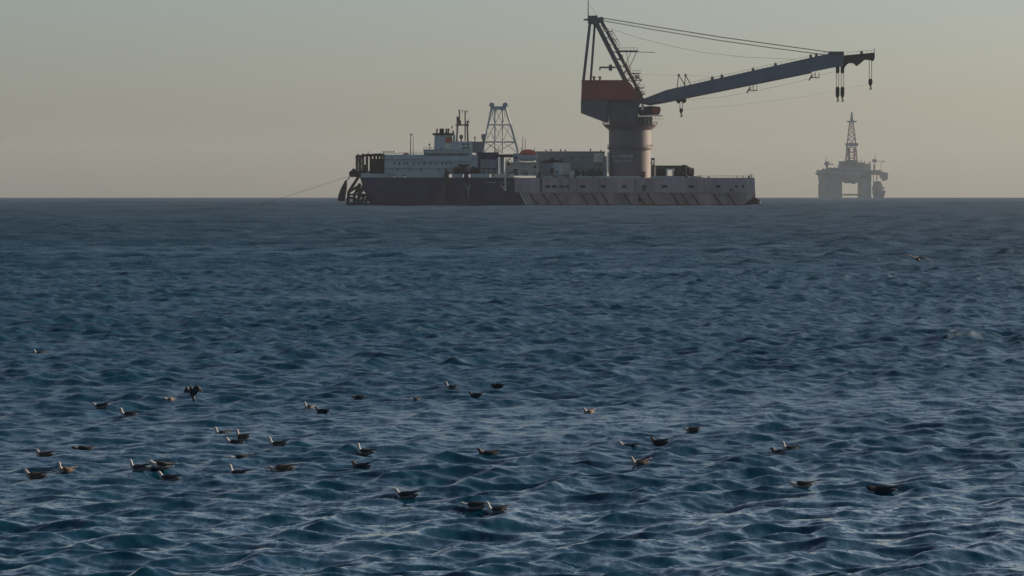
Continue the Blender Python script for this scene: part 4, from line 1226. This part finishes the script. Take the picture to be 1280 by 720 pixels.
GROUP = 'gulls resting on the water'
GULLS = [
    # px, py of the waterline, pose, plumage, yaw, scale, label
    (48.5, 442.5, 'alert', 'adult', 8, 0.85, 'tiny white headed gull alone far out, above all the others at the left'),
    (126, 510, 'rest', 'adult', -6, 1.0, 'dark backed gull floating left of the bird with raised wings'),
    (160, 522, 'alert', 'adult', 4, 0.98, 'white headed gull just below left of the bird with raised wings'),
    (211, 500.5, 'low', 'young', 20, 0.8, 'small pale gull half sunk behind a wave, left of the raised wings'),
    (55, 571, 'rest', 'young', -8, 0.92, 'brown gull near the left edge, above the tall necked one'),
    (103, 564, 'low', 'sooty', 6, 0.95, 'flat dark gull lying low right of the brown left edge gull'),
    (81, 591, 'alert', 'young', 14, 0.85, 'brown gull with tall pale neck near the left edge'),
    (43, 600, 'rest', 'young', 0, 0.98, 'pale headed brown gull, the lowest one at the left edge'),
    (173, 588, 'alert', 'adult', -5, 0.95, 'white headed gull, left one of the close trio'),
    (201, 586, 'low', 'adult', 8, 1.05, 'low stretched gull with raised tail, upper right of the close trio'),
    (210, 601, 'rest', 'adult', -4, 1.0, 'dark backed gull, lowest of the close trio'),
    (277, 544, 'alert', 'adult', 10, 0.85, 'gull with tall white neck, upper left of three together'),
    (303, 548, 'alert', 'young', -12, 0.85, 'brown sunlit gull, right one of three together'),
    (293, 556, 'rest', 'adult', 3, 0.95, 'dark backed gull, lowest of three together'),
    (347, 558, 'alert', 'adult', -3, 0.95, 'white necked gull floating right of the three together'),
    (300, 576, 'low', 'adult', 8, 0.95, 'low gull with white head between two wave crests, below the three'),
    (297, 595, 'alert', 'adult', -6, 0.95, 'white necked gull with dark pointed tail, below the low white headed one'),
    (352, 589, 'low', 'young', 2, 1.08, 'long flat brownish gull right of the white necked pair'),
    (386, 510, 'alert', 'adult', 16, 0.7, 'small gull with thin white neck, left of the dark one behind'),
    (403, 516, 'rest', 'sooty', -5, 0.85, 'small dark gull right of the thin white necked one'),
    (448, 498.5, 'low', 'sooty', 5, 0.72, 'small dark low gull alone above the middle left'),
    (519, 501.5, 'low', 'adult', 10, 0.6, 'tiny gull with a white head left of the far trio'),
    (564, 486.5, 'alert', 'adult', 4, 0.8, 'small white necked gull, left one of the far trio'),
    (595, 498, 'rest', 'sooty', -8, 0.85, 'small dark gull, middle and lowest of the far trio'),
    (623, 484, 'low', 'sooty', -14, 0.85, 'small dark gull with raised tail, right one of the far trio'),
    (456, 568, 'alert', 'adult', 0, 0.92, 'gull with pale head, upper one of the left centre pair'),
    (452, 585, 'rest', 'sooty', -10, 0.95, 'dark gull with raised tail, lower one of the left centre pair'),
    (610, 571, 'rest', 'sooty', 6, 0.98, 'dark blunt gull alone in the centre of the water'),
    (508, 623, 'rest', 'adult', -8, 1.06, 'large dark backed gull alone in the lower centre left'),
    (593, 636, 'low', 'adult', -4, 1.0, 'grey gull bending its head down, left one of the lowest pair'),
    (621, 641, 'alert', 'adult', 6, 0.88, 'dark winged gull with white neck, right one of the lowest pair'),
    (736, 517, 'rest', 'young', 18, 0.85, 'brown gull with white rump alone right of centre'),
    (786, 560, 'rest', 'adult', -5, 1.0, 'grey backed gull, left one of the right centre trio'),
    (825, 557, 'rest', 'sooty', -12, 0.98, 'dark gull with raised tail, right one of the right centre trio'),
    (800, 582, 'alert', 'young', 8, 0.88, 'brown gull with tall pale neck, lowest of the right centre trio'),
    (866, 539, 'low', 'young', -6, 0.82, 'small low brown gull beyond the right centre trio'),
    (987, 563, 'alert', 'adult', 5, 0.82, 'white necked gull behind its dark neighbour on the right'),
    (977, 569, 'rest', 'sooty', -3, 0.98, 'dark gull in front of its white necked neighbour on the right'),
    (1003, 609, 'low', 'adult', 4, 0.95, 'flat low gull in a trough between the right pair and the black one'),
    (1104, 615.5, 'low', 'sooty', -8, 1.1, 'black looking gull, the rightmost one on the water'),
]
protos = {}
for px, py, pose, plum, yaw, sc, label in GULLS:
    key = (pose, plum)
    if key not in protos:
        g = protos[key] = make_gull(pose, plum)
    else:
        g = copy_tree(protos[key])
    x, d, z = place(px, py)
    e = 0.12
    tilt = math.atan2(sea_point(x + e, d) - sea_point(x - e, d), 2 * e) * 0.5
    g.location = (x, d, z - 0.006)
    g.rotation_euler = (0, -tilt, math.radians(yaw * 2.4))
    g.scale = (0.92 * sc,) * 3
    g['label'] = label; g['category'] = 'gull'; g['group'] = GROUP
# dark bird beating its raised wings just above the water
x, d, z = place(240, 501)
g = make_flyer('sooty', (0.22, 0.24), (0.10, 0.12), 0.06, (0.10, 0.05), 0.0)
g.name = 'gull'
g.location = (x, d, z + 0.17); g.rotation_euler = (math.radians(4), math.radians(48), math.radians(-68)); g.scale = (0.95,) * 3
g['label'] = 'dark brown bird rising off the water with raised wings'; g['group'] = 'birds on the wing'
# gull flying low over the sea on the right
d = 150.0
x, z = (1147 - 640) / F * d, CAM_H - ((324 - 247) / F + DIP) * d
g = make_flyer('adult', (0.66, 0.60), (0.08, 0.05), 0.12, (0.10, 0.55), 0.0)
g.location = (x, d, z); g.rotation_euler = (math.radians(-4), math.radians(14), math.radians(-82)); g.scale = (1.0,) * 3
g['label'] = 'gull with spread wings flying low over the sea at the right'; g['group'] = 'birds on the wing'
# ------------------------------------------------------------------ haze
def build_haze():
    bm = bmesh.new()
    bmesh.ops.create_cube(bm, size=1.0)
    lo, hi = Vector((-13000, -13000, -14.5)), Vector((13000, 13000, 158))
    for v in bm.verts:
        v.co = Vector([(lo[i] + hi[i]) / 2 + v.co[i] * (hi[i] - lo[i]) for i in range(3)])
    me = bpy.data.meshes.new('haze'); bm.to_mesh(me); bm.free()
    o = bpy.data.objects.new('haze', me)
    COL.objects.link(o)
    o['kind'] = 'stuff'
    o['label'] = 'thin pale sea haze between the shore and the far rig'
    o['category'] = 'haze'
    m = bpy.data.materials.new('sea haze')
    m.use_nodes = True
    nt = m.node_tree
    nt.nodes.remove(nt.nodes['Principled BSDF'])
    v = nt.nodes.new('ShaderNodeVolumePrincipled')
    v.inputs['Color'].default_value = (0.80, 0.885, 0.99, 1)
    v.inputs['Density'].default_value = 2.5e-5
    v.inputs['Anisotropy'].default_value = 0.0
    nt.links.new(v.outputs[0], nt.nodes['Material Output'].inputs['Volume'])
    me.materials.append(m)
    return o
build_haze()
